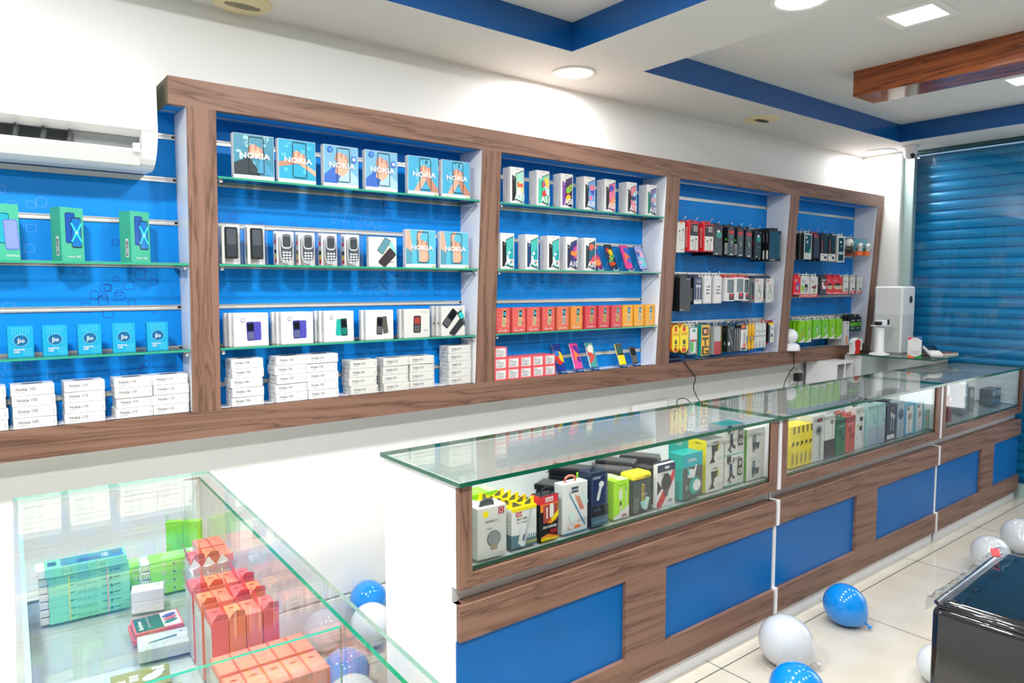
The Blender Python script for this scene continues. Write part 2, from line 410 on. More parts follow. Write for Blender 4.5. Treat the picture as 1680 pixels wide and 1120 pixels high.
b = B(); b.T = Matrix.Translation((-.018, -.02, -.073)) @ Matrix.Rotation(radians(60), 4, 'Y') @ Matrix.Rotation(radians(-30), 4, 'X'); b.lathe([(.001, -.001), (.019, -.001), (.019, -.034), (.012, -.041), (.001, -.043)], BLK, 20); b.obj('lens', t)

# ================================================================= WALL DISPLAY UNIT
ZT, zt, zb, ZB = 2.341, 2.243, 1.107, 1.002
YT, YB = -.2072, -.1292
def fy(z): return YB+(YT-YB)*(z-ZB)/(ZT-ZB)
unit = empty('display_unit', (2.6, 0, ZB), 'long walnut-framed blue slatwall display unit mounted on the wall', 'shelving unit')
def at(b): b.T = Matrix.Translation((-2.6, 0, -ZB)); return b
TH = .03
def slanted(b, x0, x1, z0, z1, m, back=None, mside=None):
    ya, yb_ = fy(z0), fy(z1); q = TH if back is None else back
    b.add([(x0, ya, z0), (x1, ya, z0), (x1, yb_, z1), (x0, yb_, z1), (x0, ya+q, z0), (x1, ya+q, z0), (x1, yb_+q, z1), (x0, yb_+q, z1)],
          [(0, 1, 2, 3), (5, 4, 7, 6), (4, 5, 1, 0), (3, 2, 6, 7), (4, 0, 3, 7), (1, 5, 6, 2)], m)
XL, XR = -.147, 5.377
P1, P2l, P2, P3l, P3, P4l, P4, P5l, P5 = -.085, .018, 1.239, 1.354, 2.596, 2.719, 3.952, 4.067, 5.267
RAW = mat('#6b6553', .8)
b = at(B()); slanted(b, XL, XR, zt, ZT, WX); b.box(XL+.001, XR, fy(zt)+TH, -.001, ZT-.02, ZT-.002, WX); b.box(XL-.0015, XL, fy(ZT)+.004, -.002, zt+.002, ZT-.003, RAW); b.obj('top_rail', unit)
b = at(B()); slanted(b, -1.7, XR, ZB, zb, WX); b.box(-1.7, XR, fy(ZB)+TH, -.001, ZB, ZB+.02, WHITE); b.obj('bottom_rail', unit)
for x0, x1 in ((P1, P2l), (P2, P3l), (P3, P4l), (P4, P5l), (P5, XR)):
    b = at(B()); slanted(b, x0, x1, zb, zt, WZ); b.obj('post', unit)
    b = at(B())
    for xs in ((x0, x0+.018), (x1-.018, x1)):
        if xs[0] > 5.3: xs = (x1-.018, x1)
        ya, yb_ = fy(zb)+TH, fy(zt)+TH
        b.add([(xs[0], ya, zb), (xs[1], ya, zb), (xs[1], yb_, zt), (xs[0], yb_, zt), (xs[0], -.001, zb), (xs[1], -.001, zb), (xs[1], -.001, zt), (xs[0], -.001, zt)],
              [(0, 1, 2, 3), (5, 4, 7, 6), (4, 5, 1, 0), (3, 2, 6, 7), (4, 0, 3, 7), (1, 5, 6, 2)], WHITE)
        # white lining shown on the inner side of the front frame
    q = .0012
    b.add([(x0-q, fy(zb)+.001, zb), (x0-q, fy(zt)+.001, zt), (x0-q, fy(zt)+TH, zt), (x0-q, fy(zb)+TH, zb)], [(0, 1, 2, 3)], WHITE)
    b.obj('side_panel', unit)
bays = [(-1.7, P1), (P2l, P2), (P3l, P3), (P4l, P4), (P5l, P5)]
slz = [2.16, 1.997, 1.834, 1.671, 1.508, 1.348, 1.19]
for bi, (x0, x1) in enumerate(bays):
    b = at(B()); e = .0008
    b.box(x0+e, x1-e, -.012, -.001, zb, zt, BLUE)
    f = front(b, x0, -.012, zb)
    rr_ = random.Random(bi*7+1); W = x1-x0
    for cl in range([14, 9, 5, 4, 3][bi]):
        cx, cz, L = rr_.uniform(.1, W-.1), rr_.uniform(.1, 1.05), rr_.random() < .45
        for i in range(18):
            px = cx+rr_.gauss(0, .10); pz = cz+rr_.gauss(0, .06); s_ = rr_.uniform(.018, .042)
            if px < .03 or px > W-.03 or pz < .03 or pz > 1.1: continue
            f.k = 0; f.ring(px, pz, s_, s_*rr_.uniform(.8, 1.15), s_*.28, .0028, RINGL if L else RINGD)
    b.obj('slat_panel', unit)
    b = at(B())   # blue underside of the top board with its groove
    xa = x0 if bi else XL
    b.box(xa+e, x1-e, fy(zt)+TH, -.012, zt+.001, zt+.014, BLUE); b.box(xa+e, x1-e, -.085, -.078, zt-.004, zt+.002, ALU); b.obj('top_board', unit)
    b = at(B()); b.box(x0+e, x1-e, fy(zb)+.012, -.012, zb-.012, zb, WHITE); b.obj('base_board', unit)
    for z in slz:
        b = at(B()); xe = x1-e
        b.box(x0+e, xe, -.0165, -.012, z+.005, z+.0095, ALU); b.box(x0+e, xe, -.0165, -.012, z-.0095, z-.005, ALU); b.box(x0+e, xe-.012, -.0135, -.012, z-.005, z+.005, mat('#d9d9d5', .35, .3)); b.box(xe-.012, xe, -.0137, -.012, z-.005, z+.005, BLK)
        b.obj('channel', unit)
# glass shelves
SHZ = {0: (1.667, 1.341), 1: (1.997, 1.667, 1.341), 2: (1.997, 1.667, 1.341)}
nm = {0: 'left bay', 1: 'second bay', 2: 'third bay'}
hw = {(0, 0): 'holding the green phone cartons', (0, 1): 'holding the small cyan cartons', (1, 0): 'holding six hand-pictured cartons', (1, 1): 'holding the keypad phones', (1, 2): 'holding white square cartons',
      (2, 0): 'holding seven tall white cartons', (2, 1): 'holding cartons and leaning phones', (2, 2): 'holding red and yellow cartons'}
for bi, zs in SHZ.items():
    x0, x1 = bays[bi]
    for k, z in enumerate(zs):
        t = empty('glass_shelf', ((x0+x1)/2, 0, z), 'glass shelf of the %s %s' % (nm[bi], hw[(bi, k)]), 'glass shelf', 'glass shelves of the wall unit')
        h = (x1-x0)/2-.004; yf = fy(z)+.004
        b = B(); b.box(-h, h, yf, -.018, 0, .008, GLASS, fm=[GLASS, GLASS, GEDGEL, GEDGE, GEDGE, GEDGE]); b.obj('pane', t)
        for sx in (-1, 1):
            b = B(); b.box(sx*(h-.012)-.008, sx*(h-.012)+.008, yf+.012, -.0178, -.01, -.001, STEEL, .001); b.lathe([(.007, yf+.004), (.007, yf+.02)], STEEL, 12, (sx*(h-.012), 0, -.011), ax=1); b.obj('shelf_bracket', t)

# ================================================================= COUNTERS
CYF, CYB = -1.273, -.765
def counter(x0, x1, label, leftend, ends=None):
    W = x1-x0; c = empty('display_counter', (x0, CYB, 0), label, 'counter', 'glass-topped display counters')
    yf = CYF-CYB; g = .012; yw = yf+.02; ga = g if leftend else .021
    t = .02
    # carcass side panels (white), with the stepped notch of the finger groove
    for sx in (0, 1):
        xa = (g if leftend else .0) if sx == 0 else W-g-t; xb = xa+(t if leftend or sx else .0205)
        b = B()
        dy = .0185 if (leftend or sx) else 0
        pts = [(-.01, .0), (-.01, .985), (yw+dy, .985), (yw+dy, .658), (yw+.045, .658), (yw+.045, .608), (yw+dy, .608), (yw+dy, .49), (yw+.0165+dy*.4, .49), (yw+.0165+dy*.4, .19), (yw+dy, .19), (yw+dy, .071), (yw+.03, .071), (yw+.03, 0)]
        b.prism([(p[0], p[1]) for p in pts], (xa, xb), WHITE, ax=0); b.obj('side_panel', c)
    b = B()  # kick, groove strip, back, deck, shelf
    b.box(g+t, W-g-t, yw+.02, yw+.03, .0, .071, mat('#dfe0e2', .3)); b.obj('kick_board', c)
    b = B(); b.box(ga+.001, W-g, yw+.044, yw+.05, .609, .657, mat('#dcdcdc', .35)); b.obj('groove_strip', c)
    b = B(); b.box(g+t, W-g-t, -.02, -.01, .08, .985, WHITEB); b.obj('back_panel', c)
    b = B(); b.box(g+t, W-g-t, yw+.03, -.02, .685, .7035, WHITEB); b.obj('deck', c)
    b = B(); b.box(g+t+.001, W-g-t-.001, yw+.02, -.022, .704, .716, GLASS, fm=[GLASS, GLASS, GEDGE, GEDGE, GEDGE, GEDGE]); b.obj('deck_glass', c)
    # upper wooden window frame
    b = B(); z0, z1 = .658, .985; fwid = .048; a = g; e = W-g; q = .018; a = ga+(.0008 if leftend else 0)
    def bar(pts, m): b.add([(p[0], yw, p[1]) for p in pts]+[(p[0], yw+q, p[1]) for p in pts], [(0, 1, 2, 3), (7, 6, 5, 4), (0, 4, 5, 1), (1, 5, 6, 2), (2, 6, 7, 3), (3, 7, 4, 0)], m)
    bar([(a, z0), (e, z0), (e-fwid, z0+.045), (a+fwid, z0+.045)], WX)
    bar([(a, z0), (a+fwid, z0+.045), (a+fwid, z1), (a, z1)], WZ); bar([(e, z0), (e, z1), (e-fwid, z1), (e-fwid, z0+.045)], WZ)
    b.obj('window_frame', c)
    b = B(); b.box(a+fwid, e-fwid, yw+.010, yw+.015, z0+.045, .986, GLASS, fm=[GEDGE, GEDGE, GLASS, GLASS, GEDGE, GEDGE]); b.obj('front_pane', c)
    # drawer band, lower frame and blue panels
    b = B(); b.box(a, e, yw, yw+.0435, .492, .608, WX, .0015); b.obj('upper_band', c)
    b = B(); b.box(a, e, yw, yw+.02, .071, .188, WX, .0015); b.obj('lower_band', c)
    m0 = .755 if W > 1.7 else .70; m1 = m0+.23
    b = B(); b.box(m0, m1, yw, yw+.02, .188, .492, WX); b.obj('centre_stile', c)
    b = B(); b.box(a, e, yw+.016, yw+.024, .188, .492, BLUEC); b.obj('blue_panel', c)
    # top glass: two layers look, green edges, light bevel at the joints
    b = B(); b.box(.002, W-.002, yf, .0, .986, 1.0, GLASS, fm=[GLASS, GLASS, GEDGE, GEDGE, GEDGE, GEDGE]); b.obj('top_glass', c)
    b = B(); 
    b.box(.003, .036, yw-.005, -.004, .9838, .9858, BEVELG); b.obj('seal_strip', c)
    b = B(); b.box(W-.030, W-.003, yw-.005, -.004, .9838, .9858, BEVELG); b.obj('seal_strip', c)
    return c
counter(.379, 2.144, 'nearest long counter with walnut trim and blue panels', True)
counter(2.144, 3.927, 'middle counter with walnut trim, seen between the nearest and farthest counters', False)
counter(3.927, 5.40, 'farthest counter standing against the glass front with the shutter', False)

# ================================================================= LEFT GLASS SHOWCASE
TH_L = radians(-2.66)
LC = Matrix.Translation((-.197, -.655, 0)) @ Matrix.Rotation(TH_L, 4, 'Z')
case = empty('glass_showcase', (-.197, -.655, 0), 'all-glass showcase in the left foreground standing out from the wall', 'showcase', None, TH_L)
W_, D_ = -.475, -2.2     # spans x from W_..0, y from D_..0
b = B(); b.box(W_-.01, .028, D_, .01, .990, 1.0, GLASS, fm=[GLASS, GLASS, GEDGEP, GEDGEP, GEDGEP, GEDGEP]); b.obj('top_glass', case)
b = B(); b.box(-.008, 0, D_+.01, -.03, .712, .987, GLASS, fm=[GEDGE, mat('#077a50', .2), GLASS, GLASS, GLASS, GLASS]); b.obj('side_pane', case)
b = B(); b.box(W_, W_+.008, D_+.01, -.03, .712, .987, GLASS, fm=[GEDGEP, GEDGEP, GLASS, GLASS, GLASS, GLASS]); b.obj('side_pane', case)
b = B(); b.box(W_+.012, -.012, -1.205, -1.197, .712, .982, GLASS, fm=[GEDGE, GEDGEL, GLASS, GLASS, GEDGEL, GEDGEL]); b.obj('partition_pane', case)
b = B(); b.box(W_, W_+.42, -.012, -.006, .712, .987, GLASS, fm=[GEDGEP, GEDGEP, GLASS, GLASS, GEDGEP, GEDGEP]); b.obj('back_pane', case)
b = B(); b.box(-.05, .0, -.028, -.004, .0, .987, WHITEB, fm=[WHITEB, WZ, WHITEB, WHITEB, WHITEB, WZ]); b.obj('back_post', case)
DK = mat('#f6fcfa', .25, name='white_deck_board')
b = B(); b.box(W_+.002, -.002, D_+.01, -.03, .69, .703, DK); b.box(W_+.004, -.004, D_+.012, -.032, .703, .7115, GLASS, fm=[GLASS, GLASS, GEDGE, GEDGE, GEDGEL, GEDGEL]); b.obj('deck', case)
b = B(); b.box(W_+.02, W_+.04, D_+.02, -.05, 0.0, .69, WHITEB); b.box(-.04, -.02, D_+.02, -.05, 0.0, .69, WHITEB); b.box(W_+.04, -.04, D_+.02, D_+.04, 0, .69, WHITEB); b.box(W_+.04, -.04, -.07, -.05, 0, .69, WHITEB); b.obj('base_cabinet', case)
def inL(x, y, z=.7125):
    """point of the showcase's inner frame -> world"""
    return tuple(LC @ Vector((x, y, z)))

# ================================================================= AIR CONDITIONER
ac = empty('air_conditioner', (-.70, -.02, 2.01), 'white wall-mounted split air conditioner over the left bay', 'air conditioner')
x0, x1 = -1.22, -.195; o_ = Vector((-.70, -.02, 2.01))
ACW = mat('#f0f1f1', .25); ACG = mat('#c9cccb', .3)
prof = [(0, .0), (-.12, -.005), (-.145, .0), (-.168, .011), (-.187, .027), (-.203, .046), (-.216, .068), (-.225, .09), (-.231, .115), (-.2325, .14), (-.232, .31), (-.215, .335), (-.19, .345), (0, .345)]
b = B()
# body without the louvre opening
def pr(pts, xa, xb, m): b.prism([(p[0]-0, p[1]) for p in pts][::-1], (xa+.70, xb+.70), m, ax=0)
body = [(0, .0), (-.12, -.005), (-.145, .0), (-.162, .008), (-.14, .06), (-.17, .10), (-.2325, .118), (-.232, .31), (-.215, .335), (-.19, .345), (0, .345)]
pr(body, x0+.05, x1-.05, ACW); pr(prof, x1-.05, x1, ACW); pr(prof, x0, x0+.05, ACW); b.obj('casing', ac)
b = B(); b.T = Matrix.Translation(-o_+Vector((0, 0, 0))); b.box(x0+.002, x1-.002, -.2545, -.2525, 2.128, 2.132, ACG); b.obj('panel_seam', ac)
b = B(); b.add([(x0+.75, -.138, .055), (x1+.65, -.138, .055), (x1+.65, -.172, .099), (x0+.75, -.172, .099)], [(0, 1, 2, 3)], DARK)
b.add([(x1+.45, -.1415, .055), (x1+.648, -.1415, .055), (x1+.648, -.1755, .099), (x1+.45, -.1755, .099)], [(0, 1, 2, 3)], mat('#9a9d9b', .5)); b.obj('air_outlet', ac)
for i in range(9):
    x = -.46+.70-i*.075
    b = B(); b.add([(x, -.15, .05), (x+.012, -.185, .055), (x+.016, -.2, .085), (x+.004, -.18, .108), (x, -.16, .1)], [(0, 1, 2, 3, 4), (4, 3, 2, 1, 0)], mat('#6d706f', .5)); b.obj('vane', ac)
b = B(); b.prism([(-.165, .012), (-.17, .006), (-.212, .05), (-.207, .056)][::-1], (x0+.75, x1+.65), ACW, ax=0); b.box(x1+.625, x1+.645, -.215, -.19, .045, .075, ACW); b.obj('louvre', ac)

# ================================================================= WALL SOCKETS AND CORDS
def socket(x, z, w_, h_, label):
    t = empty('wall_socket', (x, 0, z), label, 'wall socket', 'white wall socket plates')
    b = B(); b.box(-w_/2, w_/2, -.012, 0, -h_/2, h_/2, mat('#c9c8c2', .3), .003); b.box(-w_/2+.015, w_/2-.015, -.018, -.012, -h_/2+.015, h_/2-.015, mat('#e8e7e2', .3), .002); b.obj('plate', t)
    for i in range(5 if w_ > .2 else 1):
        b = B(); xx = (-w_/2+.05+i*(w_-.1)/4) if w_ > .2 else 0; b.box(xx-.018, xx+.018, -.0215, -.018, h_/2-.055, h_/2-.02, WHITE, .001); b.obj('switch', t)
    return t
socket(2.69, .735, .37, .24, 'wide white switch and socket plate on the wall behind the nearest counter')
socket(4.40, .87, .12, .12, 'small white socket plate on the wall behind the middle counter')
b = B(); b.box(-.033, .033, -.075, -.0215, -.04, .04, mat('#3f4a52', .4), .008); b.box(.033, .05, -.06, -.03, -.03, .03, mat('#55606a', .4), .004)
tag(b.obj('power_adapter', None, (2.60, 0, .70)), 'dark grey plug-in power adapter in the wide wall socket', 'power adapter')
b = B(); b.box(-.033, .033, -.072, -.0215, -.03, .035, BLK, .01); tag(b.obj('power_adapter', None, (4.39, 0, .875)), 'black plug-in power adapter in the small wall socket', 'power adapter')
b = B(); b.box(-.03, .03, -.05, -.001, -.045, .03, WHITE, .006); b.T = Matrix.Translation((.03, -.025, .03)) @ Matrix.Rotation(radians(25), 4, 'Y'); b.box(-.02, .02, -.02, .02, -.01, .09, WHITE, .006); tag(b.obj('wall_hook', None, (4.66, 0, .86)), 'small white plastic holder on the wall beside the black adapter', 'holder')
def sm(pts, n=6):
    """Catmull-Rom through pts"""
    P = [Vector(p) for p in pts]; P = [P[0]]+P+[P[-1]]; out = []
    for i in range(1, len(P)-2):
        for k in range(n):
            t = k/n; a, b_, c_, d_ = P[i-1:i+3]
            out.append(.5*((2*b_)+(-a+c_)*t+(2*a-5*b_+4*c_-d_)*t*t+(-a+3*b_-3*c_+d_)*t**3))
    return out+[P[-2]]
def cord(pts, r, m, label, name='black_cable'):
    b = B(); b.tube(sm(pts), r, m, 6); return tag(b.obj(name), label, 'cord')
cord([(2.86, -.141, 1.115), (2.90, -.143, 1.07), (2.985, -.136, 1.0), (3.03, -.09, .92), (3.0, -.20, .86), (2.95, -.5, 1.0)][:4]+[(3.03, -.12, .86), (3.02, -.3, .6), (3.0, -.3, .1)], .0035, BLK, 'thin black cord hanging down over the lower rail of the third post')
cord([(2.62, -.05, .69), (2.72, -.06, .66), (2.79, -.1, .70), (2.82, -.12, .80), (2.86, -.1, .86), (2.96, -.12, .83), (3.0, -.2, .6), (3.0, -.2, .3)], .003, BLK, 'thin black cord looping up from the grey adapter')
cord([(4.15, -.143, 1.113), (4.165, -.139, 1.04), (4.168, -.138, .985), (4.17, -.10, .93), (4.18, -.05, .8), (4.22, -.04, .5), (4.25, -.04, .2)], .0035, BLK, 'thin black cord dropping from the white dome camera on the shelf')
cord([(4.39, -.05, .85), (4.36, -.06, .75), (4.42, -.07, .6), (4.5, -.06, .3)], .003, BLK, 'black cord hanging from the black adapter')
cord([(4.63, -.295, 1.006), (4.60, -.31, .97), (4.59, -.31, .8), (4.63, -.31, .4), (4.64, -.31, .008)], .005, WHITE, 'white cable hanging beside the open white cabinet')

# ================================================================= PRINTED CARTONS
PW = mat('#dedddb', .45, name='white_card'); PW2 = mat('#d1d0ca', .45, name='offwhite_card'); INK = mat('#23262a', .5); INKG = mat('#7f8486', .5); SEAM = mat('#9c9b96', .6)
RED = mat('#d8232a', .4); ORG = mat('#f0702a', .4); YEL = mat('#f3da14', .4); LIME = mat('#86d01c', .4); SKIN = mat('#d9a78e', .6); SKIN2 = mat('#b98068', .6); CYAN = mat('#2fb0d0', .4)
TEAL = mat('#0aa69b', .4); NAVY = mat('#18264a', .4); SCR = mat('#10161c', .08); MGRN = mat('#36a96a', .45)
class Kind:
    def __init__(s, make): s.make = make; s.p = None
    def put(s, loc, rz, label, group, cat, name):
        if s.p is None:
            s.p = s.make(); s.p.name = name; s.p.location = loc; s.p.rotation_euler = (0, 0, rz); tag(s.p, label, cat, group); return s.p
        o = dup(s.p, loc, rz, label); 
        if group: o['group'] = group
        elif 'group' in o: del o['group']
        o['category'] = cat; return o
def box0(w, d, h, m, c=.0008, fm=None):
    b = B(); b.box(-w/2, w/2, -d/2, d/2, 0, h, m, c if fm is None else 0, fm); return b
def phonepic(f, x, y, w, h, rot=0, body=None, scr=None, keys=False, r=.18, keym=None):
    body = body or BLK; f.rr(x, y, w, h, w*r, body, rot)
    if keys:
        c, s = cos(rot), sin(rot); T = lambda a, b_: (x+a*c-b_*s, y+a*s+b_*c)
        f.rr(*T(0, h*.21), w*.76, h*.4, w*.06, scr or SCR, rot)
        for i in range(4):
            for j in range(3):
                k0 = f.k; f.rr(*T((j-1)*w*.26, -h*.1-i*h*.095), w*.19, h*.055, w*.03, keym or INKG, rot, 2); f.k = k0
        f.k += 1
    elif scr: f.rr(x, y, w*.88, h*.93, w*r*.8, scr, rot)
def scribble(f, x, y, w, h, m, n=3):
    """lines of small print"""
    for i in range(n):
        k = f.k; f.rect(x, y-i*h*2, x+w*(1 if i % 2 == 0 else .7), y-i*h*2+h, m); f.k = k
    f.k += 1

# ---- bay 1 --------------------------------------------------------------
Z1, Z2, Z3, Z0 = 2.0052, 1.6752, 1.3492, 1.1072
def mk_green(txt, lead):
    def g():
        w, d, h = .078, .06, .185; b = box0(w, d, h, mat('#3fa888', .35)); f = front(b, -w/2, -d/2, 0)
        if lead: phonepic(f, .03, .105, .042, .1, 0, mat('#0f5f86', .2), mat('#2aa0b0', .1)); phonepic(f, .055, .085, .04, .1, .05, mat('#5a6fc0', .2), mat('#7f8fd8', .1)); f.text(txt, .056, .012, .0075, PW, al='c', w=.034)
        else:
            phonepic(f, .032, .115, .034, .105, 0, mat('#16327a', .2), mat('#1d4fa0', .15)); phonepic(f, .052, .1, .034, .105, 0, BLK, mat('#1a6fb8', .1))
            for a in (.5, -.5): f.rr(.052, .1, .006, .075, .003, mat('#35d0d8', .2), a)
            f.ell(.052, .1, .006, .006, mat('#8ff0f0', .2)); f.text(txt, .04, .013, .0085, PW, al='c')
        f = left(b, -w/2, d/2, 0); f.rect(.03, .02, .045, .085, PW); f.bars(.032, .024, .011, .056, INK, 16, True); f.text('honor', .025, .1, .006, mat('#8fe0c8', .4), rot=pi/2)
        return b.obj('phone_carton')
    return g
K = Kind(mk_green('honor 8X', False)); K0 = Kind(mk_green('HONOR 20i', True))
gp = 'green smartphone cartons on the left bay shelf'
K0.put((-.645, -.1, Z2), radians(8), 'mint green phone carton cut by the left edge of the photo', gp, 'phone carton', 'phone_carton')
K.put((-.463, -.095, Z2), radians(24), 'mint green carton picturing a blue phone, middle of three', gp, 'phone carton', 'phone_carton')
K.put((-.252, -.092, Z2), radians(28), 'mint green carton picturing a blue phone, nearest the first wood post', gp, 'phone carton', 'phone_carton')
def mk_jio():
    w, d, h = .073, .024, .107; b = box0(w, d, h, mat('#1a9cc4', .25)); f = front(b, -w/2, -d/2, 0)
    dot = mat('#6fd0e6', .4)
    for i in range(7):
        for j in range(4):
            k = f.k; f.ell(.014+i*.0075, .1-j*.006, .0014, .0014, dot, 6); f.k = k
    for i in range(4):
        for j in range(5):
            k = f.k; f.ell(.045+i*.0065, .03-j*.0055, .0014, .0014, dot, 6); f.k = k
    f.k += 1; f.ell(.0365, .058, .0225, .0205, mat('#6ab8d0', .3), 24); f.ell(.0365, .058, .0205, .0185, mat('#0c5f8e', .3), 24); f.text('Jio', .0365, .051, .0145, PW, .012, al='c')
    f.text('DIGITAL', .016, .0245, .006, PW, .02, w=.031); f.text('LIFE', .016, .0165, .006, PW, .02, w=.015)
    return b.obj('small_cyan_carton')
K = Kind(mk_jio)
for i, (a, b_, h) in enumerate([(-0.651, -0.58, 0), (-0.553, -0.481, 0), (-0.449, -0.377, 0), (-0.342, -0.267, 0), (-0.229, -0.156, 0)]):
    K.put(((a+b_)/2, -.1+[.0, .0, .002, -.003, .006][i], Z3), radians([6, 3, 3, -4, 5][i]), 'small cyan carton with a round dark badge, %s of five' % nth(i, 5), 'cyan cartons on the left bay shelf', 'carton', 'small_cyan_carton')
def mk_flat(w, d, h, model):
    def g():
        b = B(); b.box(-w/2, w/2, -d/2, d/2, 0, h*.975, PW if '1' in model[:1] else PW2, .0014)
        f = front(b, -w/2, -d/2, 0); f.text('Nokia '+model, w*.12, h*.46, .0105, mat('#55585b', .5), .018, w=.056); f.text('Dual SIM', w*.12, h*.24, .005, INKG)
        f.rect(w*.93, h*.3, w*.945, h*.7, SEAM)
        f = left(b, -w/2, d/2, 0); f.rect(d*.2, h*.45, d*.75, h*.52, SEAM)
        f = top(b, -w/2, -d/2, h*.975); f.rr(w/2, d/2, w*.5, d*.4, .01, mat('#4b4f55', .4))
        return b.obj('flat_phone_carton')
    return g
KF = {m: Kind(mk_flat(.124, .085, .0375, m)) for m in ('105', '110')}
KF['106'] = Kind(mk_flat(.126, .085, .0385, '106')); KF['150'] = Kind(mk_flat(.137, .085, .0385, '150')); KF['216'] = Kind(mk_flat(.133, .085, .0385, '216'))
def stack(m, x0, x1, n, desc, grp, h, jit=.003, rz=0, y=-.118):
    for i in range(n):
        KF[m].put(((x0+x1)/2+rnd.uniform(-jit, jit), y+.0425+rnd.uniform(-jit, jit), Z0+i*h), rz+radians(rnd.uniform(-1.5, 1.5)), 'white flat carton, %s, in %s' % (lvl(i, n), desc), grp, 'phone carton', 'flat_phone_carton')
g1 = 'stacked white cartons at the foot of the left bay'
stack('105', -.785, -.665, 4, "the stack cut by the photo's left edge", g1, .0375)
stack('105', -.647, -.524, 4, "the leftmost whole stack, left bay", g1, .0375)
stack('110', -.502, -.375, 4, "the second whole stack, left bay", g1, .0375)
stack('110', -.342, -.217, 4, "the left bay's double stack, left half", g1, .0375)
stack('110', -.214, -.091, 4, "the left bay's double stack, right half", g1, .0375)
g2 = 'stacked white cartons at the foot of the second bay'
for m, x0, x1, n, ds in (('106', .067, .193, 5, 'the leftmost stack, second bay'), ('150', .243, .381, 5, 'the second stack, second bay'), ('150', .383, .520, 5, 'the third stack, second bay'), ('216', .575, .709, 4, 'the fourth stack, second bay'), ('216', .737, .872, 4, 'the fifth stack, second bay'), ('216', .876, 1.01, 4, 'the sixth stack, second bay'), ('216', 1.092, 1.228, 5, "the tall last stack, second bay")):
    stack(m, x0, x1, n, ds, g2, .0385)
# ---- bay 2 pictured cartons --------------------------------------------
def mk_pic(var):
    def g():
        w, d, h = .158, .028, .174; b = box0(w, d, h, PW); f = front(b, -w/2, -d/2, 0)
        f.clip = (.0015, w-.0015, .0, h-.0015)
        bgc = {0: '#2a7d96', 1: '#1e9cc0', 2: '#6fa9c8', 3: '#3ba3c8', 4: '#58b4cc'}[var]
        f.rect(.0015, .017, w-.0015, h-.0015, mat(bgc, .35)); f.clip = (.0015, w-.0015, .0172, h-.002)
        rr_ = random.Random(var)
        if var in (0, 1, 3):
            for i in range(14):
                k = f.k; f.ell(rr_.uniform(.02, w-.02), rr_.uniform(.05, h-.01), rr_.uniform(.003, .012), rr_.uniform(.003, .014), mat(['#8fcbd6', '#4fb6d6', '#000000', '#5fbcd8'][var], .4), 9); f.k = k
            f.k += 1
        if var == 0:
            f.poly([(0, .06), (.06, .09), (.1, .03), (.1, 0), (0, 0)], mat('#10262e', .5)); f.poly([(.09, .03), (.105, .09), (.155, .03), (.155, 0)], mat('#3a8fb4', .5))
            hc = (.085, .105)
        elif var == 1:
            f.poly([(0, .062), (.0, .082), (.07, .1), (.08, .08)], SKIN2); f.poly([(.075, .085), (.085, .1), (.157, .055), (.157, .035)], SKIN); hc = (.085, .1)
        elif var == 2:
            f.poly([(0, .0), (.0, .05), (.05, .09), (.085, .05), (.07, 0)], mat('#2f62b8', .5)); f.poly([(.08, .06), (.1, .09), (.157, .045), (.157, 0), (.06, 0)], mat('#9fc4dc', .5)); f.poly([(.05, .06), (.06, .11), (.1, .115), (.11, .07), (.085, .045)], SKIN); hc = (.08, .115)
        elif var == 3:
            f.poly([(.03, 0), (.06, 0), (.105, .09), (.08, .1)], SKIN); f.poly([(.09, .085), (.11, .09), (.157, .03), (.157, 0), (.12, 0), (.1, .05)], SKIN2); hc = (.09, .105)
        else:
            f.poly([(0, .02), (.03, .02), (.035, .1), (.02, h), (0, h)], mat('#c9a58f', .5)); f.poly([(0, .0), (.03, .0), (.035, .07), (0, .09)], mat('#4f93a8', .5)); f.poly([(.06, .11), (.09, h), (.075, h), (.055, .15)], SKIN); f.poly([(.07, .03), (.1, .02), (.125, .05), (.105, .1), (.07, .09)], SKIN); hc = (.085, .1)
        for i in range(5): f.rr(hc[0]-.022+i*.011, hc[1]+.01+.006*sin(i*1.3), .0115, .034, .0055, SKIN if i % 2 else SKIN2, -.25+i*.12)
        f.rr(hc[0], hc[1]-.006, .044, .03, .012, SKIN)
        f.clip = None
        f.ring(.088, .095, .06, .142, .007, .0026, INK)
        f.text('NOKIA', w*.52, .082, .022, PW, .025, w=.118, al='c')
        f.text('Nokia', .02, .005, .005, INKG); 
        if var >= 3: f.rect(w-.02, .004, w-.01, .011, LIME)
        if var == 2:
            f.ell(.028, .155, .0125, .0125, mat('#1566c4', .4)); f.text('3', .0285, .149, .011, PW, al='c'); f.rr(.135, .122, .02, .026, .003, mat('#3f6fc8', .4)); f.ell(.135, .122, .007, .007, PW, 10)
        f = left(b, -w/2, d/2, 0); f.text('NOKIA', .016, .1, .005, INKG, rot=pi/2); f.ell(.014, .012, .003, .004, INK, 8)
        return b.obj('phone_carton')
    return g
KP = [Kind(mk_pic(i)) for i in range(5)]
gt = 'hand-pictured phone cartons on the top shelf of the second bay'
tl_ = ['clasped pale hands against a dark teal picture', 'clasped hands over a turquoise water picture', 'raised fist and a round blue badge, third on the shelf', 'raised fist and a round blue badge, fourth on the shelf', 'crossed forearms, second from the right on the shelf', 'crossed forearms, last beside the white side panel']
for i, (a, b_) in enumerate([(.091, .24), (.261, .417), (.45, .61), (.636, .804), (.853, 1.012), (1.029, 1.194)]):
    KP[[0, 1, 2, 2, 3, 3][i]].put(((a+b_)/2, -.151, Z1), radians(rnd.uniform(-2, 2)), 'white-edged phone carton with '+tl_[i], gt, 'phone carton', 'phone_carton')
